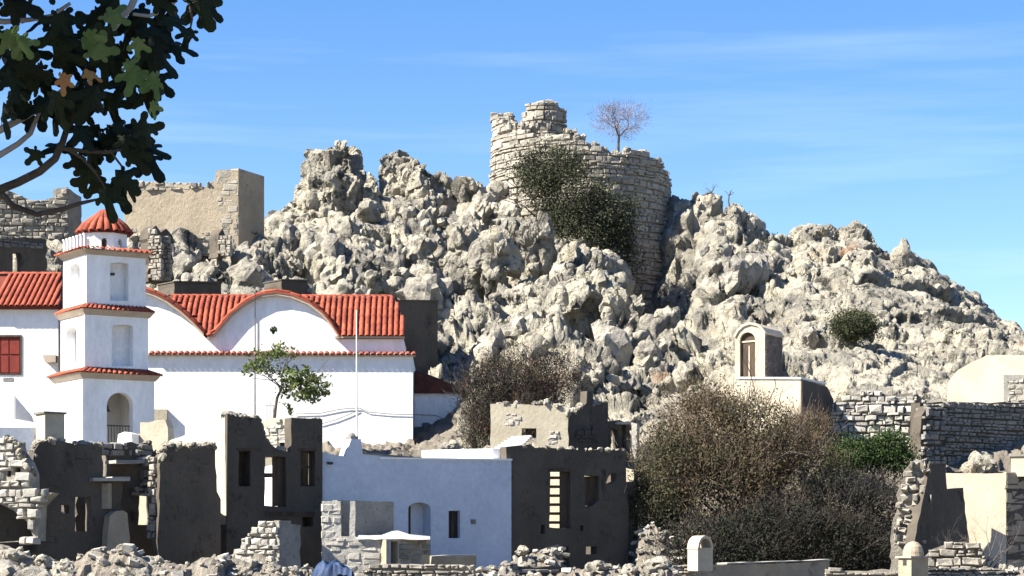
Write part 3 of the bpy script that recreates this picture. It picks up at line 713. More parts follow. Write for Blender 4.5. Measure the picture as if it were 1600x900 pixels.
# cables across the wall
def cable(name, pts, r, m, par): return MB().tube(pts, r, 5).build(name, m, par)
cable('cable', [CF.px(a, b, -.05) for a, b in ((462, 647), (500, 646), (530, 640), (545, 638), (562, 638), (575, 644), (610, 647), (645, 648))], .016, M['iron'], church)
cable('cable', [CF.px(a, b, -.05) for a, b in ((500, 663), (525, 656), (545, 648), (560, 641))], .016, M['iron'], church)
cable('cable', [WF.px(a, b, -.05) for a, b in ((647, 648), (680, 649), (700, 657), (718, 659))], .014, M['iron'], church)
cable('downpipe', [CF.px(a, b, .25) for a, b in ((398.5, 486), (398.5, 556))], .02, M['steel'], church)
slab('wall_box', CF, rect(240, 640, 262, 668), M['cream'], church, d0=-.3, d1=0.02)
# ---------------------------------------------------------------- bell tower
TC = P(163, 700, 101); TDEG = 32
tower = thing('bell_tower', 'three-storey white bell tower with tiled cornices and small red dome', 'tower', TC)
tu = Vector((math.cos(R(TDEG)), math.sin(R(TDEG)), 0)); tn = Vector((-math.sin(R(TDEG)), math.cos(R(TDEG)), 0))
TY = 99.4
def storey(w, ya, yb, right_h, left_h, chamfer=False, back_h=()):
    h = w/2; z0, z1 = zpy(yb, TY), zpy(ya, TY)
    fF = frxy(*(TC-tn*h).xy, TDEG); fL = frxy(*(TC-tu*h).xy, TDEG-90); fB = frxy(*(TC+tn*h).xy, TDEG+180); fR = frxy(*(TC+tu*h).xy, TDEG+90)
    th = 0.42
    for nm, f0, hl, a, b in (('front_wall', fF, right_h, -h, h), ('left_wall', fL, left_h, -h+th, h-.003), ('back_wall', fB, back_h, -h, h), ('right_wall', fR, (), -h+th, h-th)):
        if nm == 'left_wall': a, b = -h+th, h-th
        hp = [[f0.sz(*p) for p in q] if q and isinstance(q[0], tuple) and abs(q[0][0]) > 20 else q for q in hl]
        slab(nm, f0, [(a, z0), (b, z0), (b, z1), (a, z1)], M['white'], tower, holes=hp, px=False, d1=th)
    return fF, fL, h, z0, z1
def sqring(w0, z0, w1, z1, name, m, par):
    v = []
    for w, z in ((w0, z0), (w1, z1)):
        for i, j in ((-1, -1), (1, -1), (1, 1), (-1, 1)): q = TC+tu*(i*w/2)+tn*(j*w/2); v.append((q.x, q.y, z))
    return obj(name, v, [(3, 2, 1, 0), (4, 5, 6, 7)]+[(k, (k+1) % 4, (k+1) % 4+4, k+4) for k in range(4)], m, par)
def cornice(w, zc, w_up, ov=0.25):
    sqring(w+.1, zc-.30, w+.45, zc-.06, 'cornice_moulding', M['trim'], tower)
    sk = sqring(w+2*ov, zc-.06, w_up+.02, zc+.17, 'tiled_skirt', M['tile_d'], tower)
    n = 15
    for s, (du, dn) in enumerate(((tu, -tn), (-tn, -tu), (-tu, tn), (tn, tu))):
        for k in range(n):
            e = (k+.5)/n*2-1
            a = TC+du*(e*w_up/2)+dn*(w_up/2); b = TC+du*(e*(w/2+ov))+dn*(w/2+ov)
            put_tile(TILE, (a.x, a.y, zc+.16), (b.x, b.y, zc-.05), du, .09, sk, over=1.08)
fF, fL, hh, z0, z1 = storey(3.30, 585, 706, [archpx(167, 613, 208, 705, 20)], [], back_h=[[(-.3, zpy(706, TY)+.05), (.9, zpy(706, TY)+.05), (.9, zpy(632, TY)), (.3, zpy(618, TY)), (-.3, zpy(632, TY))]])
cornice(3.30, zpy(582, TY), 2.90)
# bell and railing in the arch
bc = fF.px(173, 634, .5)
bell = obj('bell', *(lambda m: (m.v, m.f))(MB().lathe((bc.x, bc.y, bc.z-.22), [(.17, 0), (.155, .04), (.11, .12), (.09, .22), (.05, .28), (.02, .30)], 14)), M['iron'], tower, smooth=True)
MB().tube([bc+Vector((0, 0, .05)), bc+Vector((0, 0, .35))], .02, 5).build('bell_rope', M['iron'], bell)
ra = fF.sz(167, 664); rb = fF.sz(207, 664)
rail = MB().tube([fF.w(ra[0], ra[1], .3), fF.w(rb[0], ra[1], .3)], .025, 5).build('railing', M['iron'], tower)
for k in range(9):
    s_ = ra[0]+(rb[0]-ra[0])*(k+.5)/9; MB().tube([fF.w(s_, ra[1]-1.05, .3), fF.w(s_, ra[1]-.01, .3)], .016, 4).build('bar', M['iron'], rail)
storey_holes = lambda x0, y0, x1, y1: rect(x0, y0, x1, y1)
fF, fL, hh, z0, z1 = storey(2.90, 486, 574, [archpx(175, 507, 208, 572, 4)], [archpx(104, 511, 120, 571, 8)])
for f0, a, b in ((fF, fF.sz(170, 500)[0], fF.sz(212, 500)[0]), (fL, fL.sz(100, 500)[0], fL.sz(124, 500)[0])):
    slab('niche_back', f0, [(a, z0+.02), (b, z0+.02), (b, z1-.05), (a, z1-.05)], M['white2'], tower, px=False, d0=.43, d1=.55)
slab('corner_pilaster', fF, [(-hh-.05, z0), (-hh+.38, z0), (-hh+.38, z1-.2), (-hh-.05, z1-.2)], M['white'], tower, px=False, d0=-.05, d1=.02)
cornice(2.90, zpy(482, TY), 2.74, .2)
fF, fL, hh, z0, z1 = storey(2.74, 398, 478, [archpx(172, 410, 201, 470, 3)], [archpx(110, 411, 125, 475, 8)])
for f0, a, b in ((fF, fF.sz(168, 500)[0], fF.sz(206, 500)[0]), (fL, fL.sz(106, 500)[0], fL.sz(129, 500)[0])):
    slab('niche_back', f0, [(a, z0+.02), (b, z0+.02), (b, z1-.05), (a, z1-.05)], M['white2'], tower, px=False, d0=.43, d1=.55)
slab('slot', fF, rect(172.5, 425, 184, 429), M['iron'], tower, d0=.33, d1=.42)
zt = zpy(392, TY)
sqring(2.76, zt-.18, 3.1, zt, 'cornice_moulding', M['trim'], tower)
sk = sqring(3.22, zt, 3.16, zt+.07, 'roof_slab', M['trim'], tower)
for du, dn in ((tu, -tn), (-tn, -tu)):
    for k in range(13):
        e = (k+.5)/13*2-1; a = TC+du*(e*1.4)+dn*1.35; b = TC+du*(e*1.62)+dn*1.68
        put_tile(TILE, (a.x, a.y, zt+.14), (b.x, b.y, zt+.03), du, .105, sk)
zd0, zd1 = zt+.05, zpy(359, TY); n = 8; rd = 1.06
for k in range(n):
    w = R(TDEG-90+22.5)+2*math.pi*k/n; a = rd*math.cos(math.pi/n)
    f0 = frxy(TC.x+a*math.cos(w), TC.y+a*math.sin(w), math.degrees(w)+90); hw = rd*math.sin(math.pi/n)
    hz = [[(-.11, zd0+.12), (.11, zd0+.12), (.11, zd0+.5), (.06, zd0+.6), (-.06, zd0+.6), (-.11, zd0+.5)]] if k % 2 == 0 or k == 7 else ()
    slab('drum_wall', f0, [(-hw-.003, zd0), (hw+.003, zd0), (hw+.003, zd1), (-hw-.003, zd1)], M['white'], tower, holes=hz, px=False, d1=.16)
MB().lathe((TC.x, TC.y, zd0+.02), [(.9, 0), (.88, .02)], 8).build('drum_floor', M['iron'], tower)
zap = zpy(316, TY); domp = [(1.16, zd1-.02), (1.14, zd1+.04), (.92, zd1+.34), (.66, zd1+.58), (.38, zd1+.80), (.12, zap-.16), (.03, zap-.1)]
dome = obj('dome', *(lambda m: (m.v, m.f))(MB().lathe((TC.x, TC.y, 0), domp, 24)), M['tile_d'], tower)
for k in range(20):
    w = 2*math.pi*k/20
    for i in range(1, 5):
        a, b = domp[i+1], domp[i]; rr = .06+.115*(b[0]/1.25)
        put_tile(TILE, (TC.x+a[0]*math.cos(w), TC.y+a[0]*math.sin(w), a[1]+.02), (TC.x+b[0]*math.cos(w), TC.y+b[0]*math.sin(w), b[1]+.02), (-math.sin(w), math.cos(w), 0), rr, dome)
for k in range(7):
    q = TC-tu*1.42-tn*(1.36-k*.4)
    MB().box((q.x, q.y, zt+.36), tu*.06, tn*.06, (0, 0, .3)).box((q.x, q.y, zt+.69), tu*.09, tn*.09, (0, 0, .03)).build('baluster', M['white'], tower)
# ---------------------------------------------------------------- house at the left edge
LF = Fr(0, 116, 0)
lh = thing('white_house', 'white house with orange tile roof and red shutter behind the bell tower', 'house', LF.px(30, 700))
xr = LF.sz(91, 500)[0]; xl = LF.sz(-120, 500)[0]; ze = LF.sz(0, 480)[1]; zbt = LF.sz(0, 715)[1]
slab('wall', LF, [(xl, zbt), (xr, zbt), (xr, ze), (xl, ze)], M['white'], lh, px=False, holes=[[LF.sz(*p) for p in rect(-30, 526, 32, 584)]], d1=.5)
slab('side_wall', LF.off(.5, xr).turn(90), [(0, zbt), (6, zbt), (6, ze), (0, ze)], M['white'], lh, px=False, d0=0, d1=.4)
sh = slab('shutter', LF, rect(-29.5, 526.5, 31.5, 583.5), M['shutter'], lh, d0=.06, d1=.12)
for x0, x1 in ((-28, 0), (1.5, 13), (15, 30)):
    for y0, y1 in ((528, 553), (556, 582)): slab('shutter_panel', LF, rect(x0, y0, x1, y1), M['shutter'], sh, d0=.03, d1=.065)
slab('window_frame', LF, rect(-32, 523.5, 34, 586), M['wood'], lh, holes=[rect(-29.4, 526.6, 31.4, 583.4)], d0=-.04, d1=.05)
slab('vent', LF, rect(5, 590, 21, 596), M['stone_g'], lh, d0=-.02, d1=.05)
slab('wall_shelf', LF, [(69, 556), (90, 556), (90, 567), (74, 568)], M['trim'], lh, d0=-.5, d1=.02)
za = LF.sz(0, 428)[1]+.35; rl = 3.4
def zroof(d): return ze+.02+(za-ze)*max(min((d+.35)/(rl+.35), 1), 0)
rvv = [LF.w(xl, ze-.12, -.35), LF.w(xr+.15, ze-.12, -.35), LF.w(xr+.15, ze+.02, -.35), LF.w(xl, ze+.02, -.35), LF.w(xl, za, rl), LF.w(xr-.45, za, rl), LF.w(xl, ze, 7), LF.w(xr+.15, ze, 7)]
lr_ = obj('roof', rvv, [(0, 1, 2, 3), (3, 2, 5, 4), (4, 5, 7, 6), (2, 1, 7, 5), (0, 6, 7, 1), (0, 3, 4, 6)], M['tile_d'], lh)
x = xr
while x > LF.sz(-12, 450)[0]:
    for k in range(6):
        da, db = rl-(rl+.35)*k/6, rl-(rl+.35)*(k+1)/6
        if x > xr+.1-.5*(da+.35)/(rl+.35): continue
        put_tile(TILE, LF.w(x, zroof(da)+.02, da), LF.w(x, zroof(db)+.02, db), (1, 0, 0), .125, lr_)
    x -= .285
for k in range(9): put_tile(TILE, LF.w(xr-.5-k*.5, za+.05, rl), LF.w(xr-1.0-k*.5, za+.05, rl), (0, 1, 0), .16, lr_, name='ridge_tile')
# low whitewashed sheds in front of it
f0 = Fr(22, 103, 36)
sh1 = thing('white_shed', 'low whitewashed shed with flat sunlit roof edge at the left edge of the picture', 'shed', f0.px(20, 700))
slab('wall', Fr(-20, 101, 2), [(-60, 700), (21, 700), (21, 616), (-60, 613)], M['white2'], sh1, d1=.5, holes=())
slab('parapet', f0, [(22, 662), (55, 664), (50, 650), (22, 617)], M['white2'], sh1, d0=0, d1=.35)
slab('roof_edge', Fr(0, 99, 3), [(-60, 668), (54, 668), (54, 660), (20, 654), (-60, 652)], M['white'], sh1, d0=0, d1=.5)
slab('front_wall', Fr(0, 98, 36), [(-80, 705), (54, 705), (54, 668.5), (-80, 668.5)], M['white2'], sh1, d0=0.02, d1=.5)
# ---------------------------------------------------------------- poles by the church
q = P(398.5, 660, 108.5); lp = thing('lamp_post', 'thin dark lamp post rising in front of the middle church arch', 'lamp post', q)
lp2 = MB().tube([q, P(398.5, 458, 108.5)], [.035, .022], 6).build('pole', M['iron'], lp)
MB().tube([P(398.5, 458.5, 108.5), P(396, 456, 108.5), P(392, 456, 108.5)], .018, 5).build('arm', M['iron'], lp)
q = P(558, 705, 104); fp = thing('flag_pole', 'slender white pole in front of the right part of the church', 'pole', q)
MB().tube([q, P(557.5, 620, 104), P(557, 487, 104)], [.05, .04, .025], 6).build('pole', M['steel'], fp)
MB().lathe(P(557, 486.5, 104), [(.0, -.05), (.05, 0), (.0, .05)], 8).build('finial', M['steel'], fp)
# ================================================================ the row of houses in front, all on one street line
H0 = Fr(502, 86, 33)
# ---- white house
wh = thing('white_house', 'white flat-roofed house with arched door niche, in blue shade below the church', 'house', H0.px(650, 890))
pl = [(503, 900), (799, 900), (799, 719), (662, 717), (640, 714), (567, 709), (564, 686), (549, 686), (545, 697), (540, 713), (525, 711), (503, 706)]
niche = archpx(638, 785, 673, 880, 9); win = rect(701, 798, 719, 841)
slab('front_wall', H0, pl, M['blue_wall'], wh, holes=[niche, win], d1=.55, amp=.012, step=.5, keep=(0, 1))
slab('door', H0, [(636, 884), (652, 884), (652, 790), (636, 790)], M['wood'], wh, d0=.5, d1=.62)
slab('niche_back', H0, [(651, 884), (676, 884), (676, 782), (651, 782)], M['blue_wall'], wh, d0=.56, d1=.7)
wf = slab('window_frame', H0, rect(700, 797, 720, 842), M['wood'], wh, holes=[rect(702.5, 800, 709.3, 839.5), rect(711, 800, 717.5, 839.5)], d0=.18, d1=.26)
slab('pane', H0, rect(702, 799.5, 718, 840), M['iron'], wf, d0=.24, d1=.25)
sS, zS = H0.sz(799, 719); zb_ = H0.sz(799, 905)[1]
rs = H0.off(0, sS-.5).turn(90)           # right side wall, running back
slab('side_wall', rs, [(.55, zb_), (6.0, zb_), (6.0, zS+.62), (2.5, zS+.52), (.55, zS+.46)], M['white'], wh, px=False, d0=-.45, d1=0.02)
sW, zW = H0.sz(503, 706); ls = H0.off(0, sW+.02).turn(90)
slab('side_wall', ls, [(.55, zb_), (6.0, zb_), (6.0, zW-.5), (.55, zW-.05)], M['white2'], wh, px=False, d0=-.4, d1=0)
slab('back_wall', H0.off(6.0), [(sW-.3, zb_), (sS-.2, zb_), (sS-.2, zS-.5), (sW-.3, zW-.6)], M['white2'], wh, px=False, d1=.4)
rf = MB(); rf.add([H0.w(sW+.05, zW-.7, .5), H0.w(sS-.06, zS-.45, .5), H0.w(sS-.06, zS-.55, 6.0), H0.w(sW+.05, zW-.8, 6.0), H0.w(sW+.05, zW-.9, .5), H0.w(sS-.06, zS-.65, .5), H0.w(sS-.06, zS-.75, 6.0), H0.w(sW+.05, zW-1.0, 6.0)], [(0, 1, 2, 3), (7, 6, 5, 4), (0, 4, 5, 1), (1, 5, 6, 2), (2, 6, 7, 3), (3, 7, 4, 0)]).build('roof', M['white2'], wh)
slab('roof_coping', H0, [(592, 717), (799.5, 719.5), (799.5, 716.8), (592, 714.5)], M['white'], wh, d0=-.05, d1=.57)
ca = H0.px(556, 686, .3)
ch = MB().box(ca+Vector((0, 0, .05)), Vector((H0.c, H0.n, 0))*.16, Vector((-H0.n, H0.c, 0))*.2, (0, 0, .06)).build('chimney_cap', M['stone_g'], wh)
MB().lathe(ca+Vector((0, 0, .1)), [(.16, 0), (.12, .08), (.03, .16)], 8).build('chimney_pot', M['stone_g'], wh)
for a in (735.5, 739.8): slab('number_plate', H0, rect(a, 811.5, a+3.6, 819), M['stone_g'], wh, d0=-.025, d1=.01)
slab('spout', H0, [(510, 722), (518, 722), (517, 726), (511, 725)], M['iron'], wh, d0=-.15, d1=.01)
slab('roof_edge', H0, [(568, 709.5), (660, 717.5), (660, 715), (568, 707)], M['stone_g'], wh, d0=-.04, d1=.2)
# ---- tall ruin left of it
rc = thing('ruined_house', 'tall dark ruined house front with broken gap and three upper windows beside the white house', 'house', H0.px(425, 895))
pl = [(351, 905), (501.5, 905), (501.5, 655), (453, 653), (452, 706), (440, 705), (430, 702), (416, 690), (409, 672), (403, 653), (394, 653), (376, 651), (362, 652), (353, 646)]
hl = [rect(371, 705, 389, 760), [(411, 790), (445, 792), (444, 714), (412, 713)], rect(467, 705, 490, 760), rect(437, 812, 449, 893), rect(470, 808, 487, 823), [(400, 850), (408, 850), (408, 822), (400, 826)]]
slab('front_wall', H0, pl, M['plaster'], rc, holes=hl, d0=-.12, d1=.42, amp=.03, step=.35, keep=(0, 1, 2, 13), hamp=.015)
for a, b in ((368, 404), (464, 492)): slab('lintel', H0, rect(a, 701, b, 704.5), M['wood'], rc, d0=-.15, d1=.3)
slab('lintel', H0, rect(412, 800, 488, 806), M['wood'], rc, d0=-.17, d1=.3)
slab('window_bar', H0, rect(410, 739, 430, 746), M['wood'], rc, d0=.0, d1=.1)
slab('shutter', H0, rect(428, 714, 445, 791), M['wood'], rc, d0=.1, d1=.16)
slab('shutter', H0, rect(371, 705, 376, 760), M['wood'], rc, d0=.2, d1=.25)
slab('sash', H0, rect(467, 705, 490, 760), M['wood'], rc, holes=[rect(469.5, 708, 487.5, 728), rect(469.5, 731, 477, 757), rect(480, 731, 487.5, 757)], d0=.2, d1=.25)
slab('dark_backing', H0, [(364, 905), (400, 905), (400, 690), (364, 690)], M['plaster'], rc, d0=.75, d1=.95)  # dark slabs added close behind the side windows so they read as shade
slab('dark_backing', H0, [(452, 905), (500, 905), (500, 690), (452, 690)], M['plaster'], rc, d0=.75, d1=.95)
sC = H0.sz(351, 700)[0]; zC = H0.sz(351, 648)[1]; lc = H0.off(-.1, sC+.02).turn(90)
slab('side_wall', lc, [(.0, zb_), (5.4, zb_), (5.4, zC-.78), (3.2, zC-.55), (1.2, zC-.3), (.1, zC-.05)], M['cream'], rc, px=False, d0=0.003, d1=-.4, amp=.02, keep=(0, 1))
# sunlit broken cross wall seen in the gap
gf = Fr(405, 91, -25)
slab('cross_wall', gf, [(396, 900), (462, 900), (462, 662), (440, 653), (412, 657), (396, 668)], M['cream'], rc, d1=.5, amp=.06, keep=(0,), holes=[rect(402, 714, 438, 810)])
masonry(rc, gf, [(404, 712), (456, 712), (456, 668), (440, 656), (412, 660)], 'stone_w', ch=.2, lr=(.25, .5), dep=.3, proud=(0, .12))
# ---- sunlit stair wall at its foot
sf = Fr(400, 80.5, -22)
sw = thing('stone_steps', 'sunlit flight of rough stone steps climbing against the dark ruin', 'steps', sf.px(400, 895))
pl = [(350, 900), (436, 900), (436, 813), (402, 814), (400, 829), (390, 830), (388, 842), (378, 842), (376, 857), (364, 858), (362, 870), (350, 872)]
slab('core', sf, pl, M['mortar_l'], sw, d0=.08, d1=.9, amp=.02, keep=(0, 1))
masonry(sw, sf, pl, 'stone_w', ch=.2, lr=(.22, .5), dep=.5, proud=(0, .12), gap=.03, tilt=.06)
slab('end_wall', sf.off(0, sf.sz(436, 850)[0]).turn(62), [(0, zpy(905, 80)), (.9, zpy(905, 80)), (.9, zpy(820, 80)), (0, zpy(813, 80))], M['stone_g'], sw, px=False, d0=.0, d1=.3, amp=.05)
# ---- ruin between the stair house and the far left: broken dark front
B0 = Fr(345, 82, 33)
rb_ = thing('ruined_house', 'square dark windowless stretch of ruined wall left of the stone steps', 'house', B0.px(300, 890))
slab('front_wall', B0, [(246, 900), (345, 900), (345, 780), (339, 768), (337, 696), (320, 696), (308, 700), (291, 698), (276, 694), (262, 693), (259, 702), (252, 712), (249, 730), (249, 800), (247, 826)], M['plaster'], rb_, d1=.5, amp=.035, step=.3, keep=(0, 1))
masonry(rb_, B0.off(0.25, B0.sz(248, 760)[0]).turn(-70), [(-.35, zpy(840, 80)), (.0, zpy(840, 80)), (.0, zpy(715, 80)), (-.35, zpy(715, 80))], 'stone', ch=.2, lr=(.2, .35), dep=.4, px=False, proud=(0, .1))
bs = B0.off(.5, B0.sz(345, 700)[0]).turn(90)
slab('side_wall', bs, [(0, zpy(905, 82)), (3.5, zpy(905, 82)), (3.5, zpy(740, 82)), (0, zpy(780, 82))], M['plaster'], rb_, px=False, d0=0, d1=.4, amp=.05, keep=(0,))
# ---- far left dark ruin with chimney
A0 = Fr(160, 80.5, 33)
ra_ = thing('ruined_house', 'dark ruined house front with tall square chimney at far left', 'house', A0.px(110, 890))
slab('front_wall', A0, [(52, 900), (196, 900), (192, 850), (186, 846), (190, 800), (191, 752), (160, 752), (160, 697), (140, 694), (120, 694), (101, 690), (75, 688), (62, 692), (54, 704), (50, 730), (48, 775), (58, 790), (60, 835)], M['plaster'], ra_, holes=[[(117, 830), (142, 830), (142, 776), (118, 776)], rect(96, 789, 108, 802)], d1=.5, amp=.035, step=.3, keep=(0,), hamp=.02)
slab('ledge', A0, rect(140, 747, 197, 752), M['stone_w'], ra_, d0=-.35, d1=.55)
slab('pier', A0, [(158, 870), (193, 862), (194, 840), (190, 802), (183, 798), (172, 799), (163, 806), (160, 830)], M['plaster2'], ra_, d0=-.5, d1=-.02, amp=.03)
slab('jamb', A0.turn(-55).off(0), [(-.05, A0.sz(160, 795)[1]), (.25, A0.sz(160, 795)[1]), (.25, A0.sz(160, 755)[1]), (-.05, A0.sz(160, 755)[1])], M['plaster2'], ra_, px=False, d0=-.02, d1=.2)
cc = A0.px(88, 690, .55); u = Vector((A0.c, A0.n, 0)); nn = Vector((-A0.n, A0.c, 0))
cz = (A0.sz(88, 646)[1]-cc.z)/2
chm = MB().box(cc+Vector((0, 0, cz-.3)), u*.36, nn*.42, (0, 0, cz+.3)).build('chimney', M['cream'], ra_)
MB().box(cc+Vector((0, 0, 2*cz+.03)), u*.42, nn*.48, (0, 0, .035)).build('chimney_cap', M['stone_g'], chm)
# dark back rooms
slab('back_wall', A0.off(2.6), [(120, 905), (262, 905), (262, 700), (240, 706), (236, 690), (215, 694), (205, 690), (180, 694), (150, 692), (120, 694)], M['plaster'], ra_, holes=[[(216, 820), (236, 820), (236, 764), (218, 768)], rect(142, 704, 170, 745)], d1=.4, amp=.07, step=.3, keep=(0,), hamp=.05)
masonry(ra_, A0.off(2.55), [(205, 775), (250, 775), (250, 700), (240, 706), (236, 690), (215, 694), (208, 715), (222, 735)], 'stone_g', ch=.22, lr=(.25, .6), dep=.4, proud=(0, .25), tilt=.2)
masonry(ra_, A0.off(2.55), [(122, 712), (205, 712), (205, 692), (122, 692)], 'stone_g', ch=.2, lr=(.25, .6), dep=.4, proud=(0, .2), tilt=.1)
for a, b, c_, d_ in ((178, 719, 222, 724), (172, 745, 200, 748)): slab('shelf', A0.off(1.9), rect(a, b, c_, d_), M['stone_w'], ra_, d0=-.2, d1=.8)
lw = Fr(205, 86.5, -20)
lwt = thing('plaster_wall', 'sunlit pale wall seen through the dark opening of the far left ruin', 'wall', lw.px(225, 860))
slab('wall', lw, [(170, 900), (262, 900), (262, 735), (240, 728), (170, 742)], M['cream'], lwt, d1=.4, amp=.05, keep=(0,))
# white plaster lumps and steps in front of the bell tower
tf = Fr(190, 93, -15)
tw = thing('terrace_wall', 'cream plastered terrace wall with stepped top in front of the bell tower', 'wall', tf.px(220, 720))
slab('wall', tf, [(183, 730), (262, 730), (262, 668), (258, 656), (246, 656), (232, 660), (219, 660), (219, 678), (206, 678), (192, 680), (183, 696)], M['cream'], tw, d1=.6, amp=.02, keep=(0,))
slab('block', tf, [(194, 697), (218, 697), (217, 679), (206, 676), (196, 680)], M['white2'], tw, d0=-.7, d1=-.02)
# ---- sunlit rubble wall at the left edge
E0 = Fr(0, 77.5, -14)
re_ = thing('rubble_wall', 'sunlit cream rubble wall with a ragged top at the left edge', 'wall', E0.px(20, 840))
pl = [(-60, 850), (57, 845), (59, 790), (79, 770), (60, 768), (48, 775), (47, 740), (40, 722), (28, 706), (24, 692), (10, 684), (-60, 680)]
slab('core', E0, pl, M['mortar_l'], re_, holes=[[(-40, 850), (52, 843), (40, 815), (20, 798), (0, 788), (-40, 786)], rect(9, 734, 15, 745), rect(21, 730, 30, 743)], d0=.1, d1=.7, amp=.03, keep=(0,))
masonry(re_, E0, pl, 'stone_w', ch=.24, lr=(.25, .65), dep=.4, proud=(0, .1), gap=.035, tilt=.04, holes=[[(-40, 850), (52, 843), (40, 815), (20, 798), (0, 788), (-40, 786)], rect(9, 734, 15, 745), rect(21, 730, 30, 743)])
slab('dark_backing', Fr(-10, 78.7, 38), [(-60, 870), (70, 870), (70, 775), (-60, 770)], M['plaster'], re_, d1=.3)  # dark slab added behind the hole to give it deep shade
# ---- roofless annex in front of the white house
X0 = Fr(502, 83.5, 4)
ax = thing('annex_wall', 'low pale masonry annex wall, roofless, against the white house front', 'wall', X0.px(560, 890))
pl = [(502, 900), (606, 900), (606, 842), (560, 840), (555, 838), (555, 783), (547, 783), (546, 838), (533, 838), (532, 783), (503, 783)]
slab('wall', X0, pl, M['stone_w'], ax, d0=.03, d1=.4, amp=.012, keep=(0,))
masonry(ax, X0, [(502, 900), (606, 900), (606, 842), (533, 840), (532, 784), (503, 784)], 'stone_w', ch=.2, lr=(.35, .9), dep=.3, proud=(-.03, .0), gap=.014, tilt=.006)
X1 = Fr(553, 84.3, 36)
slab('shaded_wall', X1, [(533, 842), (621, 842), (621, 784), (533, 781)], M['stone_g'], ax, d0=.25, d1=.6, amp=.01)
slab('top_cap', X0, [(558, 843), (672, 843), (672, 838), (640, 835), (622, 829), (612, 830), (596, 836), (560, 836)], M['white'], ax, d0=-.08, d1=.9, amp=.02)
X2 = Fr(606, 83.4, 35)
slab('end_wall', X2, [(604, 900), (672, 900), (672, 842), (604, 843)], M['plaster2'], ax, holes=[rect(608, 846, 622, 884)], d0=0.02, d1=.5)
masonry(ax, X2, [(624, 886), (672, 886), (672, 843), (624, 843)], 'stone_g', ch=.24, lr=(.4, .9), dep=.3, proud=(0.01, .04), gap=.015, tilt=.01)
X3 = Fr(672, 85.2, 35)
slab('kerb_wall', X3, [(668, 905), (742, 905), (742, 869), (672, 870)], M['plaster2'], ax, d0=-.1, d1=.35, amp=.01)
slab('kerb_top', X3, [(672, 869.5), (742, 868.5), (742, 866.5), (700, 867), (672, 869)], M['stone_w'], ax, d0=-.14, d1=.38)
# ---- right-hand ruin
er = thing('ruined_house', 'dark two-storey ruined house front with slatted tall window right of the white house', 'house', H0.px(890, 895))
pl = [(799.5, 900), (982, 900), (984, 800), (980, 760), (979, 704), (955, 704), (945, 701), (930, 703), (880, 701), (850, 699), (838, 700), (830, 694), (812, 696), (792, 698)]
hl = [[(860, 824), (893, 826), (892, 737), (861, 736)], [(916, 793), (928, 790), (937, 782), (938, 744), (914, 742), (916, 760)], [(876, 893), (891, 893), (890, 854), (877, 854)], rect(917, 854, 934, 866), [(846, 834), (853, 834), (853, 819), (847, 820)], [(908, 830), (913, 830), (913, 821), (908, 821)], [(948, 755), (955, 756), (964, 752), (965, 740), (958, 738), (952, 745)]]
slab('front_wall', H0, pl, M['plaster'], er, holes=hl, d0=.06, d1=.5, amp=.025, step=.35, keep=(0, 1), hamp=.015)
slab('lintel', H0, rect(858, 732, 894, 737), M['wood'], er, d0=.03, d1=.4)
for k in range(6): slab('window_slat', H0, rect(860, 744+k*14.0, 880, 748.5+k*14.0), M['wood'], er, d0=.25, d1=.3)
slab('shutter', H0, rect(880, 737, 892, 825), M['wood'], er, d0=.22, d1=.27)
slab('shutter', H0, rect(920, 744, 938, 790), M['wood'], er, d0=.3, d1=.35)
sE = H0.sz(980, 704); es = H0.off(.5, sE[0]).turn(90)
slab('side_wall', es, [(0, zb_), (2.2, zb_), (2.2, sE[1]-1.4), (1.0, sE[1]-.6), (0, sE[1])], M['plaster'], er, px=False, d0=0, d1=.4, amp=.05, keep=(0,))
# sunlit cross wall inside, behind the windows
iw = Fr(850, 97, -30)
slab('cross_wall', iw, [(846, 900), (990, 900), (990, 735), (960, 728), (900, 722), (846, 715)], M['cream'], er, d1=.4, amp=.05, keep=(0,))
# ---- broken cream house above it
k0 = Fr(765, 103, -4)
kb = thing('ruined_house', 'roofless cream ruin with dark right gable above the dark two-storey front', 'house', k0.px(850, 712))
slab('front_wall', k0, [(766, 720), (888, 720), (888, 650), (884, 640), (878, 636), (866, 634), (852, 628), (848, 634), (825, 632), (790, 631), (766, 631)], M['cream'], kb, holes=[[(815, 705), (838, 705), (838, 669), (815, 669)]], d1=.5, amp=.03, step=.4, keep=(0,))
k1 = Fr(888, 103, 38)
slab('gable_wall', k1, [(888, 720), (951, 720), (951, 626), (935, 630), (928, 626), (927, 611), (918, 611), (917, 630), (905, 640), (888, 645)], M['plaster'], kb, d0=.03, d1=.5, amp=.03, keep=(0,))  # gable in much darker plaster than the cream front
slab('rear_wall', k1, [(951.5, 720), (986, 720), (986, 660), (970, 656), (951.5, 658)], M['plaster'], kb, holes=[[(956, 702), (970, 702), (968, 672), (957, 668)], [(973, 702), (981, 702), (981, 664), (973, 664)]], d0=.1, d1=.5, amp=.06, hamp=.06, keep=(0,))
slab('jamb', Fr(986, 104.5, -20), [(985, 720), (996, 715), (995, 662), (986, 660)], M['stone_w'], kb, d1=.4, amp=.05)
slab('lintel', k1, rect(963, 659, 986, 663), M['stone_w'], kb, d0=-.05, d1=.3)
tf2 = Fr(790, 100, -5)
st2 = thing('wood_pile', 'stack of pale weathered planks against the cream ruin wall', 'planks', tf2.px(800, 705))
for k in range(7):
    slab('plank', tf2.off(k*.04), [(768+k*5, 704-k*3.2), (812+k*3, 701-k*3.0), (812+k*3, 698-k*3.0), (768+k*5, 701-k*3.2)], M['steel'], st2, d0=0, d1=.7)
rk = thing('roof_stone', 'pale stones piled on the white house parapet', 'stones', P(705, 701, 95.5))
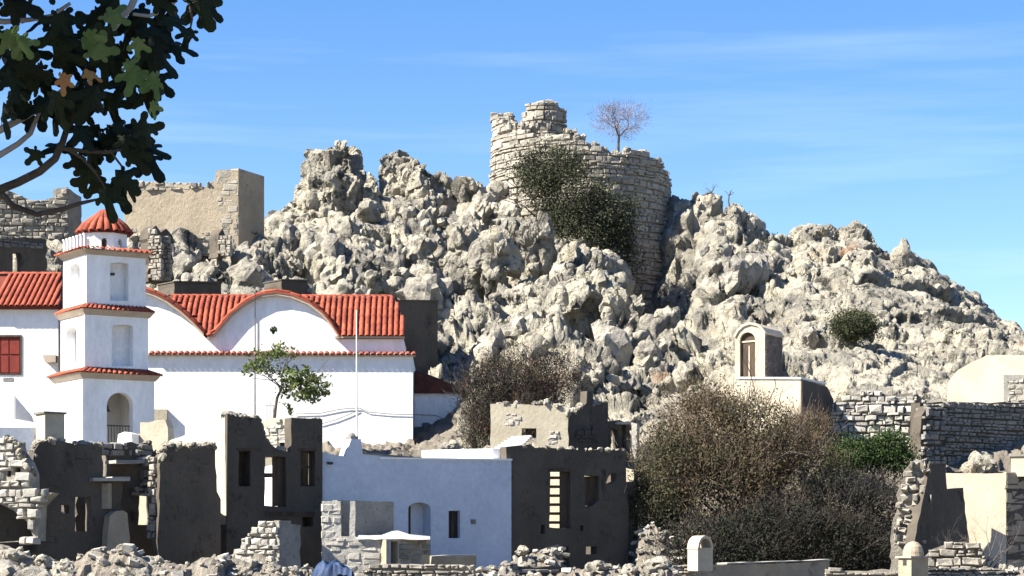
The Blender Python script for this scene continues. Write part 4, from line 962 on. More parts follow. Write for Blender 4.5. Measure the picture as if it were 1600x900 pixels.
for a, b, s in ((697, 700, .2), (706, 696, .2), (712, 699, .16)): inst('stone', RK[3], P(a, b, 95.5), Euler((0, 0, a)), (s*1.5, s, s), rk)

tw2 = Fr(390, 97.5, 0); tr_ = thing('terrace_wall', 'sunlit cream retaining wall below the church, seen through the tall ruin window', 'wall', tw2.px(430, 870))
slab('wall', tw2, [(385, 900), (560, 900), (560, 716), (385, 716)], M['cream'], tr_, d1=.6)
# crumbling tops: loose stones left on the broken wall heads
def toprubble(par, fr, line, n, seed, d=(.0, .4), sz=(.06, .16)):
    g_ = random.Random(seed)
    for _ in range(n):
        k = g_.randrange(len(line)-1); u_ = g_.random(); a, b = line[k], line[k+1]
        p_ = fr.px(a[0]+(b[0]-a[0])*u_, a[1]+(b[1]-a[1])*u_, g_.uniform(*d)); s_ = g_.uniform(*sz)
        inst('loose_stone', SRK[g_.randrange(8)], p_, Euler((g_.uniform(-1, 1), g_.uniform(-1, 1), g_.uniform(0, 6))), (s_*1.4, s_, s_*.8), par)
toprubble(rc, H0, [(354, 647), (376, 651), (403, 653), (409, 672), (416, 690), (430, 702), (452, 706)], 40, 1)
toprubble(rc, H0, [(453, 654), (501, 656)], 12, 2, sz=(.05, .1))
toprubble(rb_, B0, [(249, 725), (262, 694), (291, 698), (320, 696), (337, 696)], 40, 3)
toprubble(ra_, A0, [(50, 730), (62, 692), (75, 688), (101, 690), (140, 694), (160, 697)], 40, 4)
toprubble(er, H0, [(812, 697), (880, 701), (930, 703), (978, 704)], 30, 5, sz=(.05, .12))
toprubble(kb, k0, [(766, 631), (825, 632), (852, 628), (884, 640), (888, 650)], 30, 6)
toprubble(kb, k1, [(888, 645), (905, 640), (917, 630), (935, 630), (951, 626)], 24, 7)
toprubble(re_, E0, [(0, 684), (24, 692), (28, 706), (47, 740)], 30, 8)

# patches where the plaster has fallen and the masonry shows
def patch(par, fr, cx, cy, rx, ry, seed, mk='plaster', off=0.0, ch=.2, lr=(.22, .55)):
    g_ = random.Random(seed); n_ = 11
    pl_ = [(cx+rx*math.cos(2*math.pi*k/n_)*g_.uniform(.6, 1.1), cy+ry*math.sin(2*math.pi*k/n_)*g_.uniform(.6, 1.1)) for k in range(n_)]
    masonry(par, fr.off(off), pl_, mk, ch=ch, lr=lr, dep=.2, proud=(.0, .035), gap=.03, tilt=.03, rg=g_)
for a in ((300, 735, 30, 26), (275, 800, 22, 30), (320, 850, 22, 24), (268, 715, 14, 12)): patch(rb_, B0, *a, int(a[0]))
for a in ((85, 740, 24, 30), (130, 720, 22, 18), (80, 830, 18, 30), (150, 825, 14, 16)): patch(ra_, A0, *a, int(a[0]))
for a in ((375, 800, 18, 26), (480, 680, 16, 16), (378, 675, 18, 14), (455, 840, 18, 20), (495, 770, 6, 40)): patch(rc, H0, *a, int(a[0]), off=-.12)
for a in ((825, 780, 18, 36), (955, 800, 20, 40), (905, 720, 22, 12), (850, 870, 18, 14)): patch(er, H0, *a, int(a[0]), off=.06)
for a in ((800, 655, 22, 12), (865, 680, 12, 16)): patch(kb, k0, *a, int(a[0]), 'stone_w')
patch(kb, k1, 920, 680, 20, 20, 3)
# ================================================================ chapel and walls on the right
M['cream_w'] = mat('pale_cream_wash', (0.46, 0.40, 0.30), (0.40, 0.345, 0.255), (0.30, 0.26, 0.2), scale=0.7, fine=8, bump=0.3, bscale=5, pos3=0.68)
BL['brick'] = [block_mesh('brick_shape', mat('dark_brick', (0.16, 0.13, 0.11), (0.11, 0.09, 0.08), scale=3, bump=.4, vor=.25), 7*i+1, .05) for i in range(8)]; M['brick'] = BL['brick'][0].materials[0]
C0 = Fr(1148, 111, -28)
cp = thing('chapel', 'tiny cream chapel with arched wooden door and white vaulted roof on the slope', 'chapel', C0.px(1172, 594))
gab = [(1148, 596), (1195, 597), (1195, 521), (1190, 514), (1183, 509), (1172, 506.5), (1162, 510), (1154, 517), (1149, 527)]
slab('front_wall', C0, gab, M['cream'], cp, holes=[archpx(1156, 519, 1180, 590, 12)], d1=.3)
slab('body', C0, [(p[0], p[1]) for p in gab], M['brick'], cp, d0=.3, d1=2.3)
t1, zz1 = C0.sz(1195.3, 597); cs = C0.off(.0, t1).turn(90)
masonry(cp, cs, [(0.05, zz1), (2.3, zz1), (2.3, zz1+2.25), (0.05, zz1+2.25)], 'brick', ch=.12, lr=(.2, .4), dep=.15, proud=(.0, .03), gap=.02, px=False, tilt=.02, name='brick')
ou = [C0.sz(*p) for p in ((1197, 519), (1191, 511), (1183, 505.5), (1172, 503.5), (1161, 507), (1153, 514), (1147, 525))]
inn = [C0.sz(*p) for p in ((1149, 527.5), (1154, 518), (1162, 510.5), (1172, 507), (1183, 509.5), (1190, 514.5), (1195, 521.5))]
slab('roof', C0, ou+inn, M['cream_w'], cp, px=False, d0=-.08, d1=2.4)
dr = slab('door', C0, [(1157, 590), (1179.5, 590), (1179.5, 533), (1157, 535)], M['wood'], cp, d0=.14, d1=.22)
slab('transom', C0, [(1157, 535.5), (1179.5, 533.5), (1179.5, 531), (1157, 533)], M['cream_w'], cp, d0=.1, d1=.2)
slab('fanlight', C0, [(1157, 533), (1179.5, 531), (1178, 524), (1172, 519.5), (1164, 519.5), (1158, 525)], M['wood'], cp, d0=.16, d1=.22)
slab('door_post', C0, rect(1168, 540, 1170, 589), M['trim'], dr, d0=.12, d1=.15)
slab('sill', C0, rect(1154, 589, 1184, 592), M['wood'], cp, d0=-.1, d1=.25)
G0 = Fr(1140, 107.5, -27)
pf = thing('terrace_block', 'plastered terrace block with flat top below the tiny chapel', 'terrace', G0.px(1200, 665))
slab('block', G0, [(1118, 690), (1251, 690), (1251, 592), (1190, 590), (1140, 594), (1118, 612)], M['cream_w'], pf, d1=3.4, amp=.02, keep=(0, 1))
slab('coping', G0, [(1150, 592), (1252, 592.5), (1252, 589.5), (1150, 589)], M['white2'], pf, d0=-.06, d1=3.5)
tG, zG = G0.sz(1251.5, 690); gs = G0.off(0, tG).turn(90)
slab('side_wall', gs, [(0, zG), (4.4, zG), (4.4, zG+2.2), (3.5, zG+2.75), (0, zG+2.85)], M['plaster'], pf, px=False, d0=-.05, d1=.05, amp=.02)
# pale rock shelf right of the chapel: part of the hill
def wallrow(name, label, fr, pl, mk, core, ch, lr, seed, gap=.04, proud=(0, .12), dep=.4, tilt=.05, d1=.7, holes=(), cat='wall', amp=.05):
    t = thing(name, label, cat, fr.px(*pl[0]))
    slab('core', fr, pl, M[core], t, d0=.1, d1=d1, amp=amp, step=.4, keep=(0,), holes=holes)
    masonry(t, fr, pl, mk, ch=ch, lr=lr, dep=dep, proud=proud, gap=gap, tilt=tilt, rg=random.Random(seed), holes=holes)
    return t
wallrow('terrace_wall', 'sunlit rubble terrace wall right of the chapel terrace block', Fr(1300, 108, -10), [(1296, 705), (1446, 705), (1446, 628), (1430, 612), (1400, 618), (1370, 612), (1340, 615), (1310, 622), (1298, 640)], 'stone_w', 'mortar', .26, (.25, .7), 3, tilt=.1, proud=(0, .2))
wallrow('terrace_wall', 'long dark grey stone terrace wall at the right edge', Fr(1440, 106, 34), [(1440, 745), (1680, 760), (1680, 629), (1600, 629), (1520, 629), (1440, 629)], 'stone_g', 'plaster', .2, (.25, .7), 4, gap=.03, proud=(0, .06), tilt=.03)
bt = Fr(1464, 105, 30)
wallrow('buttress', 'short dark stone buttress standing before the dark terrace wall', bt, [(1440, 740), (1480, 742), (1478, 640), (1470, 632), (1452, 634), (1442, 650)], 'stone_g', 'plaster', .22, (.25, .6), 5, tilt=.08)
fc = Fr(1480, 113, -24)
cw = thing('plaster_wall', 'bright cream plastered gable wall above the dark terrace wall', 'wall', fc.px(1540, 630))
slab('wall', fc, [(1478, 645), (1680, 645), (1680, 552), (1600, 555), (1542, 555), (1520, 565), (1497, 578), (1482, 596)], M['cream_w'], cw, d1=2.0, amp=.02, keep=(0, 1))
masonry(cw, fc.off(-.9), [(1574, 632), (1640, 632), (1640, 589), (1574, 589)], 'stone', ch=.2, lr=(.25, .5), dep=.5, proud=(0, .03), gap=.02)
slab('stone_pier', fc, [(1574, 640), (1640, 640), (1640, 588), (1574, 588)], M['stone_g'], cw, d0=-.88, d1=-.02)
# house at lower right edge
r0 = Fr(1475, 91, -20)
rh = thing('plaster_house', 'cream flat-roofed house at the lower right edge, its side in shade', 'house', r0.px(1530, 890))
slab('front_wall', r0, [(1474, 905), (1572, 905), (1572, 739), (1540, 740), (1474, 739)], M['cream_w'], rh, d1=2.4, amp=.015, keep=(0, 1))
tR, zR = r0.sz(1572.3, 905); r1 = r0.off(0, tR).turn(58)
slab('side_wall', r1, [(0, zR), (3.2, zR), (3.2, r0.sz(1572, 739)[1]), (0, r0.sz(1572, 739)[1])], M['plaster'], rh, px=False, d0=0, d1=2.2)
masonry(rh, r1, [(0.02, zR), (3.2, zR), (3.2, zR+4), (0.02, zR+4)], 'plaster2', ch=.35, lr=(.6, 1.4), dep=.2, proud=(0.0, .02), gap=.012, px=False, tilt=.005)
cq = r0.px(1589, 739, .8)
cc_ = MB().box(cq+Vector((0, 0, .28)), Vector((r0.c, r0.n, 0))*.3, Vector((-r0.n, r0.c, 0))*.3, (0, 0, .4)).build('chimney', M['cream_w'], rh)
MB().box(cq+Vector((0, 0, .72)), Vector((r0.c, r0.n, 0))*.36, Vector((-r0.n, r0.c, 0))*.36, (0, 0, .05)).build('chimney_cap', M['stone'], cc_)
# dark jagged wall in front of it and the rubble corner
j0 = Fr(1440, 88, 36)
jr = thing('ruined_corner', 'crumbling dark house corner with sunlit rubble core left of the cream house', 'ruin', j0.px(1450, 880))
slab('wall', j0, [(1430, 905), (1514, 905), (1514, 840), (1508, 800), (1505, 762), (1490, 764), (1480, 766), (1476, 726), (1452, 725), (1449, 745), (1440, 790), (1430, 840)], M['plaster'], jr, d1=.5, amp=.04, step=.3, keep=(0,))
j1 = Fr(1410, 88.5, -15)
slab('rubble_core', j1, [(1392, 905), (1452, 905), (1455, 726), (1440, 722), (1424, 722), (1412, 735), (1405, 760), (1400, 800), (1392, 830)], M['mortar'], jr, d0=.1, d1=.8, amp=.08)
masonry(jr, j1, [(1396, 850), (1448, 850), (1455, 730), (1440, 722), (1424, 723), (1412, 738), (1404, 770)], 'stone', ch=.24, lr=(.2, .5), dep=.5, proud=(-.1, .3), gap=.04, tilt=.3)
br = thing('boulder', 'pointed grey boulder lying on the flat roof at right', 'boulder', P(1532, 738, 93))
br2 = rock_mesh('boulder', M['boulder'], 91, 4); 
inst('rock', br2, P(1538, 730, 93.2), Euler((.2, .1, .3)), (.62, .5, .5), br); inst('rock', br2, P(1518, 735, 92.6), Euler((.9, .1, 2.3)), (.42, .35, .25), br)
wallrow('rubble_wall', 'small sunlit rubble wall between the bare shrub and the domed chimney', Fr(1450, 85.5, -8), [(1440, 905), (1546, 905), (1540, 868), (1530, 852), (1505, 846), (1480, 850), (1458, 858), (1445, 870)], 'stone', 'mortar', .24, (.3, .7), 7, tilt=.06)
# ---- bottom edge: low walls with chimneys
b0 = Fr(1083, 80, 33)
bw = thing('roof_parapet', 'long low grey parapet with pale coping along the bottom right', 'wall', b0.px(1180, 905))
slab('wall', b0, [(1084, 915), (1296, 915), (1296, 876), (1230, 880), (1140, 882), (1084, 884)], M['plaster2'], bw, d1=.5, amp=.01)
slab('coping', b0, [(1135, 881.5), (1296.5, 875.5), (1296.5, 873.5), (1270, 875.5), (1200, 877.5), (1135, 879.5)], M['stone_w'], bw, d0=-.04, d1=.54, amp=.012)
def chimney(name, label, px, py0, py1, w, Y, deg, kind):
    c = P(px, py1, Y); h = zpy(py0, Y)-zpy(py1, Y); u = Vector((math.cos(R(deg)), math.sin(R(deg)), 0)); n = Vector((-u.y, u.x, 0))
    t = thing(name, label, 'chimney', c)
    if kind == 'vault':
        MB().box(c+Vector((0, 0, h*.28)), u*w, n*w, (0, 0, h*.32)).build('shaft', M['cream_w'], t)
        MB().box(c+Vector((0, 0, h*.62)), u*(w*1.06), n*(w*1.06), (0, 0, h*.02)).build('band', M['cream_w'], t)
        f0 = frxy(c.x+u.x*-0-n.x*w, c.y-n.y*w, deg); z = c.z+h*.64
        arc = [(w*math.cos(math.pi*k/10), z+h*.36*math.sin(math.pi*k/10)) for k in range(11)]; arc2 = [(.78*a, z+(b-z)*.78) for a, b in arc]
        slab('vault', f0, arc+arc2[::-1], M['cream_w'], t, px=False, d0=-.02, d1=2*w+.02)
    else:
        MB().box(c+Vector((0, 0, h*.25)), u*w, n*w, (0, 0, h*.30)).build('shaft', M['plaster2'], t)
        MB().box(c+Vector((0, 0, h*.575)), u*(w*1.22), n*(w*1.22), (0, 0, h*.025)).build('slab', M['stone'], t)
        MB().lathe(c+Vector((0, 0, h*.6)), [(w*1.02, 0), (w*1.0, h*.12), (w*.85, h*.25), (w*.5, h*.35), (w*.1, h*.39)], 16).build('dome', M['plaster2'], t)
        f0 = frxy(c.x-u.x*w, c.y-u.y*w, deg-90)
        slab('smoke_hole', f0, [(-.1, c.z+h*.36), (.1, c.z+h*.36), (.1, c.z+h*.5), (-.1, c.z+h*.5)], M['iron'], t, px=False, d0=-.01, d1=.1)
    return t
chimney('chimney', 'cream chimney with small vaulted top on the parapet by the big bush', 1094, 837, 890, .31, 79, 30, 'vault')
chimney('chimney', 'round-domed plaster chimney at the bottom right', 1427, 845, 905, .36, 79, 28, 'dome')
b1 = Fr(1290, 80.5, -6)
wallrow('rubble_wall', 'sunlit low wall under the domed chimney along the bottom edge', b1, [(1290, 915), (1412, 915), (1410, 892), (1380, 889), (1340, 892), (1290, 889)], 'stone', 'mortar_l', .16, (.25, .6), 8, tilt=.03, proud=(0, .05))
wallrow('rubble_wall', 'shaded low wall with white stones on top right of the domed chimney', Fr(1448, 81, 32), [(1448, 915), (1600, 915), (1600, 893), (1560, 890), (1500, 888), (1448, 886)], 'stone_g', 'plaster', .16, (.25, .6), 9, tilt=.06, proud=(0, .05))
wallrow('rubble_wall', 'cream garden wall left of the vaulted chimney', Fr(1050, 79.5, -8), [(1052, 915), (1086, 915), (1086, 884), (1068, 882), (1052, 886)], 'stone', 'mortar_l', .2, (.3, .7), 10, tilt=.02, proud=(0, .03))
# ================================================================ plants
def npobj(name, v, f, m, parent, kind=None):
    off = np.array(wt(parent)); v = np.asarray(v, np.float32)-off.astype(np.float32); f = np.asarray(f, np.int32); k = f.shape[1]
    me = bpy.data.meshes.new(name); me.vertices.add(len(v)); me.vertices.foreach_set('co', v.ravel())
    me.loops.add(len(f)*k); me.loops.foreach_set('vertex_index', f.ravel()); me.polygons.add(len(f))
    me.polygons.foreach_set('loop_start', np.arange(0, len(f)*k, k, dtype=np.int32)); me.polygons.foreach_set('loop_total', np.full(len(f), k, np.int32))
    me.update(calc_edges=True); me.materials.append(m)
    o = bpy.data.objects.new(name, me); COL.objects.link(o); o.parent = parent
    if kind: o['kind'] = kind
    return o
def cloud(blobs, n, g, clump=30, spread=0.32, shell=0.55):
    """points through a crown made of ellipsoids (centre, radii), gathered in clumps near the surface"""
    vol = np.array([r[0]*r[1]*r[2] for c, r in blobs])**0.7; pick = g.choice(len(blobs), size=max(2, n//clump), p=vol/vol.sum())
    d = g.normal(size=(len(pick), 3)); d /= np.linalg.norm(d, axis=1, keepdims=True)
    rad = shell+(1-shell)*g.random(len(pick))**0.6
    C = np.array([tuple(c) for c, r in blobs])[pick]; Rr = np.array([r for c, r in blobs])[pick]
    cc = C+d*Rr*rad[:, None]
    k = g.integers(0, len(pick), n); sz = spread*(0.5+g.random(len(pick)))[k]
    return cc[k]+g.normal(size=(n, 3))*sz[:, None]*np.array([1, 1, .8]), d[k]
def leaves(pts, dirs, L, W, g, up=0.4):
    n = len(pts); a = g.normal(size=(n, 3))+dirs*0.5+np.array([0, 0, up]); a /= np.linalg.norm(a, axis=1, keepdims=True)
    b = np.cross(a, g.normal(size=(n, 3))); b /= np.linalg.norm(b, axis=1, keepdims=True)
    s = (0.6+0.8*g.random(n))[:, None]
    p0, p1, p2, p3 = pts-a*L*s*.5, pts+b*W*s*.5, pts+a*L*s*.5, pts-b*W*s*.5
    return np.stack([p0, p1, p2, p3], 1).reshape(-1, 3), np.arange(4*n).reshape(n, 4)
def strands(pts, dirs, L, W, g, up=0.9):
    n = len(pts); a = g.normal(size=(n, 3))*.6+dirs*0.7+np.array([0, 0, up]); a /= np.linalg.norm(a, axis=1, keepdims=True)
    b = np.cross(a, g.normal(size=(n, 3))); b /= np.linalg.norm(b, axis=1, keepdims=True)
    s = (0.5+g.random(n))[:, None]
    return np.stack([pts-b*W*.5, pts+b*W*.5, pts+a*L*s], 1).reshape(-1, 3), np.arange(3*n).reshape(n, 3)
def branch(mb, p, d, L, r, dep, rg, spread=0.55, kids=(2, 3), n=5, ends=None, droop=0.0, ratio=0.72):
    pts = [Vector(p)]; rad = [r]; d = Vector(d).normalized(); m = 3 if dep > 1 else 2
    for i in range(m):
        d = (d+Vector((rg.uniform(-.18, .18), rg.uniform(-.18, .18), rg.uniform(-.12, .16)-droop))).normalized()
        pts.append(pts[-1]+d*L/m); rad.append(r*(1-.38*(i+1)/m))
    mb.tube(pts, rad, n if r > .02 else 3, cap=False)
    if dep <= 0:
        if ends is not None: ends.append(pts[-1])
        return
    for k in range(rg.randint(*kids)):
        q = Vector((rg.gauss(0, 1), rg.gauss(0, 1), rg.gauss(0, .8))); q = (q-d*q.dot(d)).normalized()
        branch(mb, pts[-1] if k < 2 else pts[-2], d+q*spread*rg.uniform(.6, 1.5), L*ratio*rg.uniform(.75, 1.15), rad[-1]*.8, dep-1, rg, spread, kids, n, ends, droop, ratio)
def pxblob(px, py, rx, ry, Y, rd=None): c = P(px, py, Y); k = Y/F; return (c, (rx*k, (rd or rx)*k, ry*k))
def shrub(name, label, cat, base, blobs, parts, stems, seed, sm, slen=1.2, sr=.07, group=None):
    g = np.random.default_rng(seed); rg = random.Random(seed); t = thing(name, label, cat, base, group)
    mb = MB()
    for k in range(stems):
        c, r = blobs[k % len(blobs)]; dv = Vector(c)-Vector(base)
        b = Vector(base)+Vector((rg.uniform(-.3, .3), rg.uniform(-.3, .3), -.1)); branch(mb, b, dv+Vector((rg.uniform(-.4, .4), rg.uniform(-.4, .4), .3)), max(dv.length*.55, slen*.4), sr, 3, rg)
    npobj('stems', mb.v, [f for f in mb.f if len(f) == 4], M[sm], t)
    for (pn, m, n, L, W, kind, sp) in parts:
        p, d = cloud(blobs, n, g, spread=sp)
        v, f = leaves(p, d, L, W, g) if kind == 'leaf' else strands(p, d, L, W, g)
        npobj(pn, v, f, M[m], t, 'stuff')
    return t
# big dry bush
YB = 96
base = P(1170, 900, YB)
bl = [pxblob(1100, 690, 80, 85, YB), pxblob(1175, 700, 90, 80, YB), pxblob(1050, 740, 62, 80, YB-.5), pxblob(1130, 770, 110, 90, YB-1), pxblob(1240, 760, 85, 90, YB), pxblob(1020, 790, 36, 50, YB), pxblob(1110, 640, 45, 40, YB+.6), pxblob(1230, 830, 110, 60, YB-1)]
shrub('dry_bush', 'huge brown and olive thicket of bare twigs right of the ruined houses', 'bush', base, bl, [('twigs', 'twig', 16000, .55, .02, 's', .38), ('foliage', 'brown', 62000, .11, .06, 'leaf', .34)], 10, 11, 'bark_g', sr=.09)
shrub('green_bush', 'olive green leafy shrub at the left side of the brown thicket', 'bush', P(1030, 870, 94.5), [pxblob(1035, 770, 42, 55, 94.5), pxblob(1060, 720, 40, 40, 94.8), pxblob(1010, 800, 25, 45, 94.5)], [('foliage', 'olive', 15000, .11, .05, 'leaf', .3), ('twigs', 'twig', 2500, .4, .018, 's', .35)], 5, 12, 'bark_g')
shrub('shade_bush', 'near-black undergrowth added along the foot of the brown bush as its shade', 'bush', P(1250, 905, 93), [pxblob(1310, 810, 75, 70, 94), pxblob(1375, 810, 50, 65, 95), pxblob(1270, 850, 80, 45, 92.6), pxblob(1180, 850, 80, 48, 92.2), pxblob(1100, 855, 60, 42, 92), pxblob(1350, 860, 60, 40, 93), pxblob(1220, 815, 60, 30, 92.2)], [('foliage', 'dark_leaf', 34000, .11, .06, 'leaf', .36), ('twigs', 'dark_twig', 9000, .5, .02, 's', .36)], 8, 13, 'bark_g')  # extra near-black growth; shade under the thicket put into its colour
shrub('green_bush', 'dark green shrub below the sunlit terrace wall', 'bush', P(1370, 760, 99), [pxblob(1385, 705, 32, 30, 99), pxblob(1330, 712, 38, 26, 99), pxblob(1410, 720, 20, 22, 99)], [('foliage', 'green', 14000, .10, .06, 'leaf', .26)], 4, 14, 'bark_g')
shrub('scrub', 'reddish brown low scrub at the foot of the chapel terrace block', 'bush', P(1265, 700, 103), [pxblob(1262, 668, 38, 22, 103), pxblob(1230, 690, 35, 20, 102)], [('twigs', 'twig', 5000, .35, .016, 's', .25), ('foliage', 'brown', 4000, .08, .045, 'leaf', .25)], 4, 15, 'bark_g')
YC = 155
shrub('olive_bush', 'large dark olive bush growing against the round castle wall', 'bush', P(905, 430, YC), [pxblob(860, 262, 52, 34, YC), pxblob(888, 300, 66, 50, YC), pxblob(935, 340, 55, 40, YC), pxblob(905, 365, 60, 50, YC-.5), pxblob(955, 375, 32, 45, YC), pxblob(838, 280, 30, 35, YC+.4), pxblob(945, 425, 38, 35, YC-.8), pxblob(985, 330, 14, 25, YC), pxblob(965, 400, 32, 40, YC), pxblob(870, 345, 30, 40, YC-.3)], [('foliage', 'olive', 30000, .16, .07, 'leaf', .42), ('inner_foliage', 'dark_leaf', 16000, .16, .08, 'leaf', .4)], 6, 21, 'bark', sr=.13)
h, _ = hit(1335, 530, 112); hb = h if h is not None else P(1335, 530, 130)
k = hb.y
shrub('green_bush', 'round green bush alone on the pale rocks above the rubble terrace', 'bush', hb, [pxblob(1335, 507, 30, 20, k-.6), pxblob(1318, 512, 16, 14, k-.6), pxblob(1352, 512, 16, 15, k-.6)], [('foliage', 'olive', 11000, .12, .06, 'leaf', .25)], 4, 22, 'bark')
YD = 109
shrub('dead_shrub', 'dead grey shrub with rusty twig tips between church and rocks', 'bush', P(790, 720, YD), [pxblob(765, 620, 45, 60, YD), pxblob(800, 600, 60, 55, YD), pxblob(860, 590, 45, 40, YD+.5), pxblob(800, 660, 70, 45, YD-.5), pxblob(762, 680, 35, 40, YD)], [('twigs', 'dark_twig', 15000, .5, .02, 's', .34), ('foliage', 'brown', 9000, .09, .045, 'leaf', .3), ('dark_foliage', 'dark_leaf', 12000, .09, .05, 'leaf', .3), ('rusty_tips', 'rust_leaf', 2600, .09, .05, 'leaf', .3)], 8, 23, 'bark', sr=.08)
# little leafy tree in front of the church
rg = random.Random(31); tb = P(428, 662, 107); tt = thing('young_tree', 'small leaning leafy tree in front of the white church wall', 'tree', tb)
mb = MB(); ends = []
mb.tube([tb, P(430, 640, 107), P(433, 622, 107), P(440, 606, 107)], [.09, .075, .065, .05], 7)
for e, L in ((P(470, 590, 107.3), 1.1), (P(415, 580, 107), 1.0), (P(440, 560, 106.8), 1.0), (P(490, 600, 107), 1.2), (P(395, 575, 106.7), .9)): branch(mb, P(440, 606, 107), e-P(440, 606, 107), L, .04, 3, rg, .6, (2, 3), 4, ends)
mb.build('trunk', M['bark'], tt)
g = np.random.default_rng(5)
bl = [pxblob(415, 565, 30, 22, 107), pxblob(440, 550, 25, 12, 107), pxblob(460, 590, 35, 22, 107), pxblob(495, 605, 25, 22, 107), pxblob(395, 577, 17, 12, 106.7), pxblob(470, 610, 35, 16, 107), pxblob(446, 642, 12, 12, 107)]
p, d = cloud(bl, 2300, g, 16, .13, .2); v, f = leaves(p, d, .2, .1, g); npobj('crown', v, f, M['light_green'], tt, 'stuff')
p, d = cloud([pxblob(430, 515, 7, 7, 107)], 60, g, 16, .06, .2); v, f = leaves(p, d, .2, .12, g); npobj('leaf_tuft', v, f, M['green'], tt, 'stuff')
MB().tube([P(432, 520, 107), P(437, 560, 107), P(440, 606, 107)], [.01, .012, .02], 4).build('shoot', M['bark'], tt)
q = P(416, 656, 107.6); fn = thing('iron_fence', 'narrow dark iron railing beside the leaning young tree', 'railing', q)
for k in range(6): MB().tube([P(416+k*2.2, 660, 107.6), P(416+k*2.2, 626+abs(k-2)*2, 107.6)], .012, 4).build('bar', M['iron'], fn)
MB().tube([P(415, 634, 107.6), P(429, 634, 107.6)], .012, 4).build('rail', M['iron'], fn)
# bare trees
def bare(name, label, base, top, L, r, dep, seed, m, tw=0, blob=None, cat='tree', kids=(2, 3), spread=.6, tm=None, dirs=None):
    rg = random.Random(seed); t = thing(name, label, cat, base); mb = MB(); ends = []
    if dirs:
        for dv in dirs: branch(mb, base, dv, L*rg.uniform(.8, 1.2), r, dep, rg, spread, kids, 5, ends)
    else:
        mid = Vector(base).lerp(Vector(top), .5)+Vector((rg.uniform(-.1, .1), 0, 0))
        mb.tube([base-Vector((0, 0, .3)), mid, top], [r, r*.85, r*.7], 6)
        for k in range(5): branch(mb, top, Vector((rg.uniform(-1, 1), rg.uniform(-1, 1), rg.uniform(.3, 1.2))), L, r*.6, dep, rg, spread, kids, 4, ends)
    npobj('trunk', mb.v, [f for f in mb.f if len(f) == 4], M[m], t)
    if tw:
        g = np.random.default_rng(seed); p, d = cloud(blob, tw, g, 14, .22, .35); v, f = strands(p, d, .4, .018, g, .3); npobj('twigs', v, f, M[tm or m], t, 'stuff')
    return t
bare('bare_tree', 'bare lilac-grey tree growing on top of the castle wall', P(966, 240, 163), P(967, 214, 163), .95, .12, 4, 41, 'bark_g', 2600, [pxblob(967, 188, 46, 28, 163)], tm='lilac')
bare('bare_sapling', 'tiny bare sapling on the skyline, left one right of the castle', P(1112, 314, 162), P(1112, 300, 162), .35, .04, 3, 42, 'bark')
bare('dead_stump', 'tiny forked dead trunk on the skyline, right one right of the castle', P(1142, 326, 162), P(1139, 306, 162), .3, .06, 1, 43, 'bark', kids=(1, 2))
bare('bare_shrub', 'bare grey branching shrub before the cream house at lower right', P(1535, 905, 86), None, .95, .035, 4, 44, 'bark_g', 0, None, 'shrub', dirs=[Vector((-.6, 0, 1)), Vector((-.1, .3, 1)), Vector((.5, -.2, 1)), Vector((.9, .2, .8)), Vector((.2, 0, 1.2)), Vector((-.9, .2, .7))], spread=.5)
# weeds and tufts among the rocks: uncountable
g = np.random.default_rng(9); pts = []; rg = random.Random(77)
for _ in range(420):
    x, y = rg.uniform(250, 1590), rg.uniform(330, 640)
    hh_, _n = hit(x, y, 108)
    if hh_ is None or hh_.y > 164: continue
    m = rg.randint(12, 45); s = rg.uniform(.08, .26)
    pts.append(np.array(hh_)+g.normal(size=(m, 3))*np.array([s, s, s*.5])+np.array([0, 0, s*.6]))
pts = np.concatenate(pts); v, f = leaves(pts, np.zeros_like(pts)+np.array([0, 0, 1]), .16, .05, g, .8)
me = bpy.data.meshes.new('weeds'); me.from_pydata(v.tolist(), [], f.tolist()); me.materials.append(M['olive']); wo_ = bpy.data.objects.new('weeds', me); COL.objects.link(wo_)
wo_['kind'] = 'stuff'; wo_['label'] = 'scattered dry olive weeds in the cracks of the rock slope'; wo_['category'] = 'weeds'
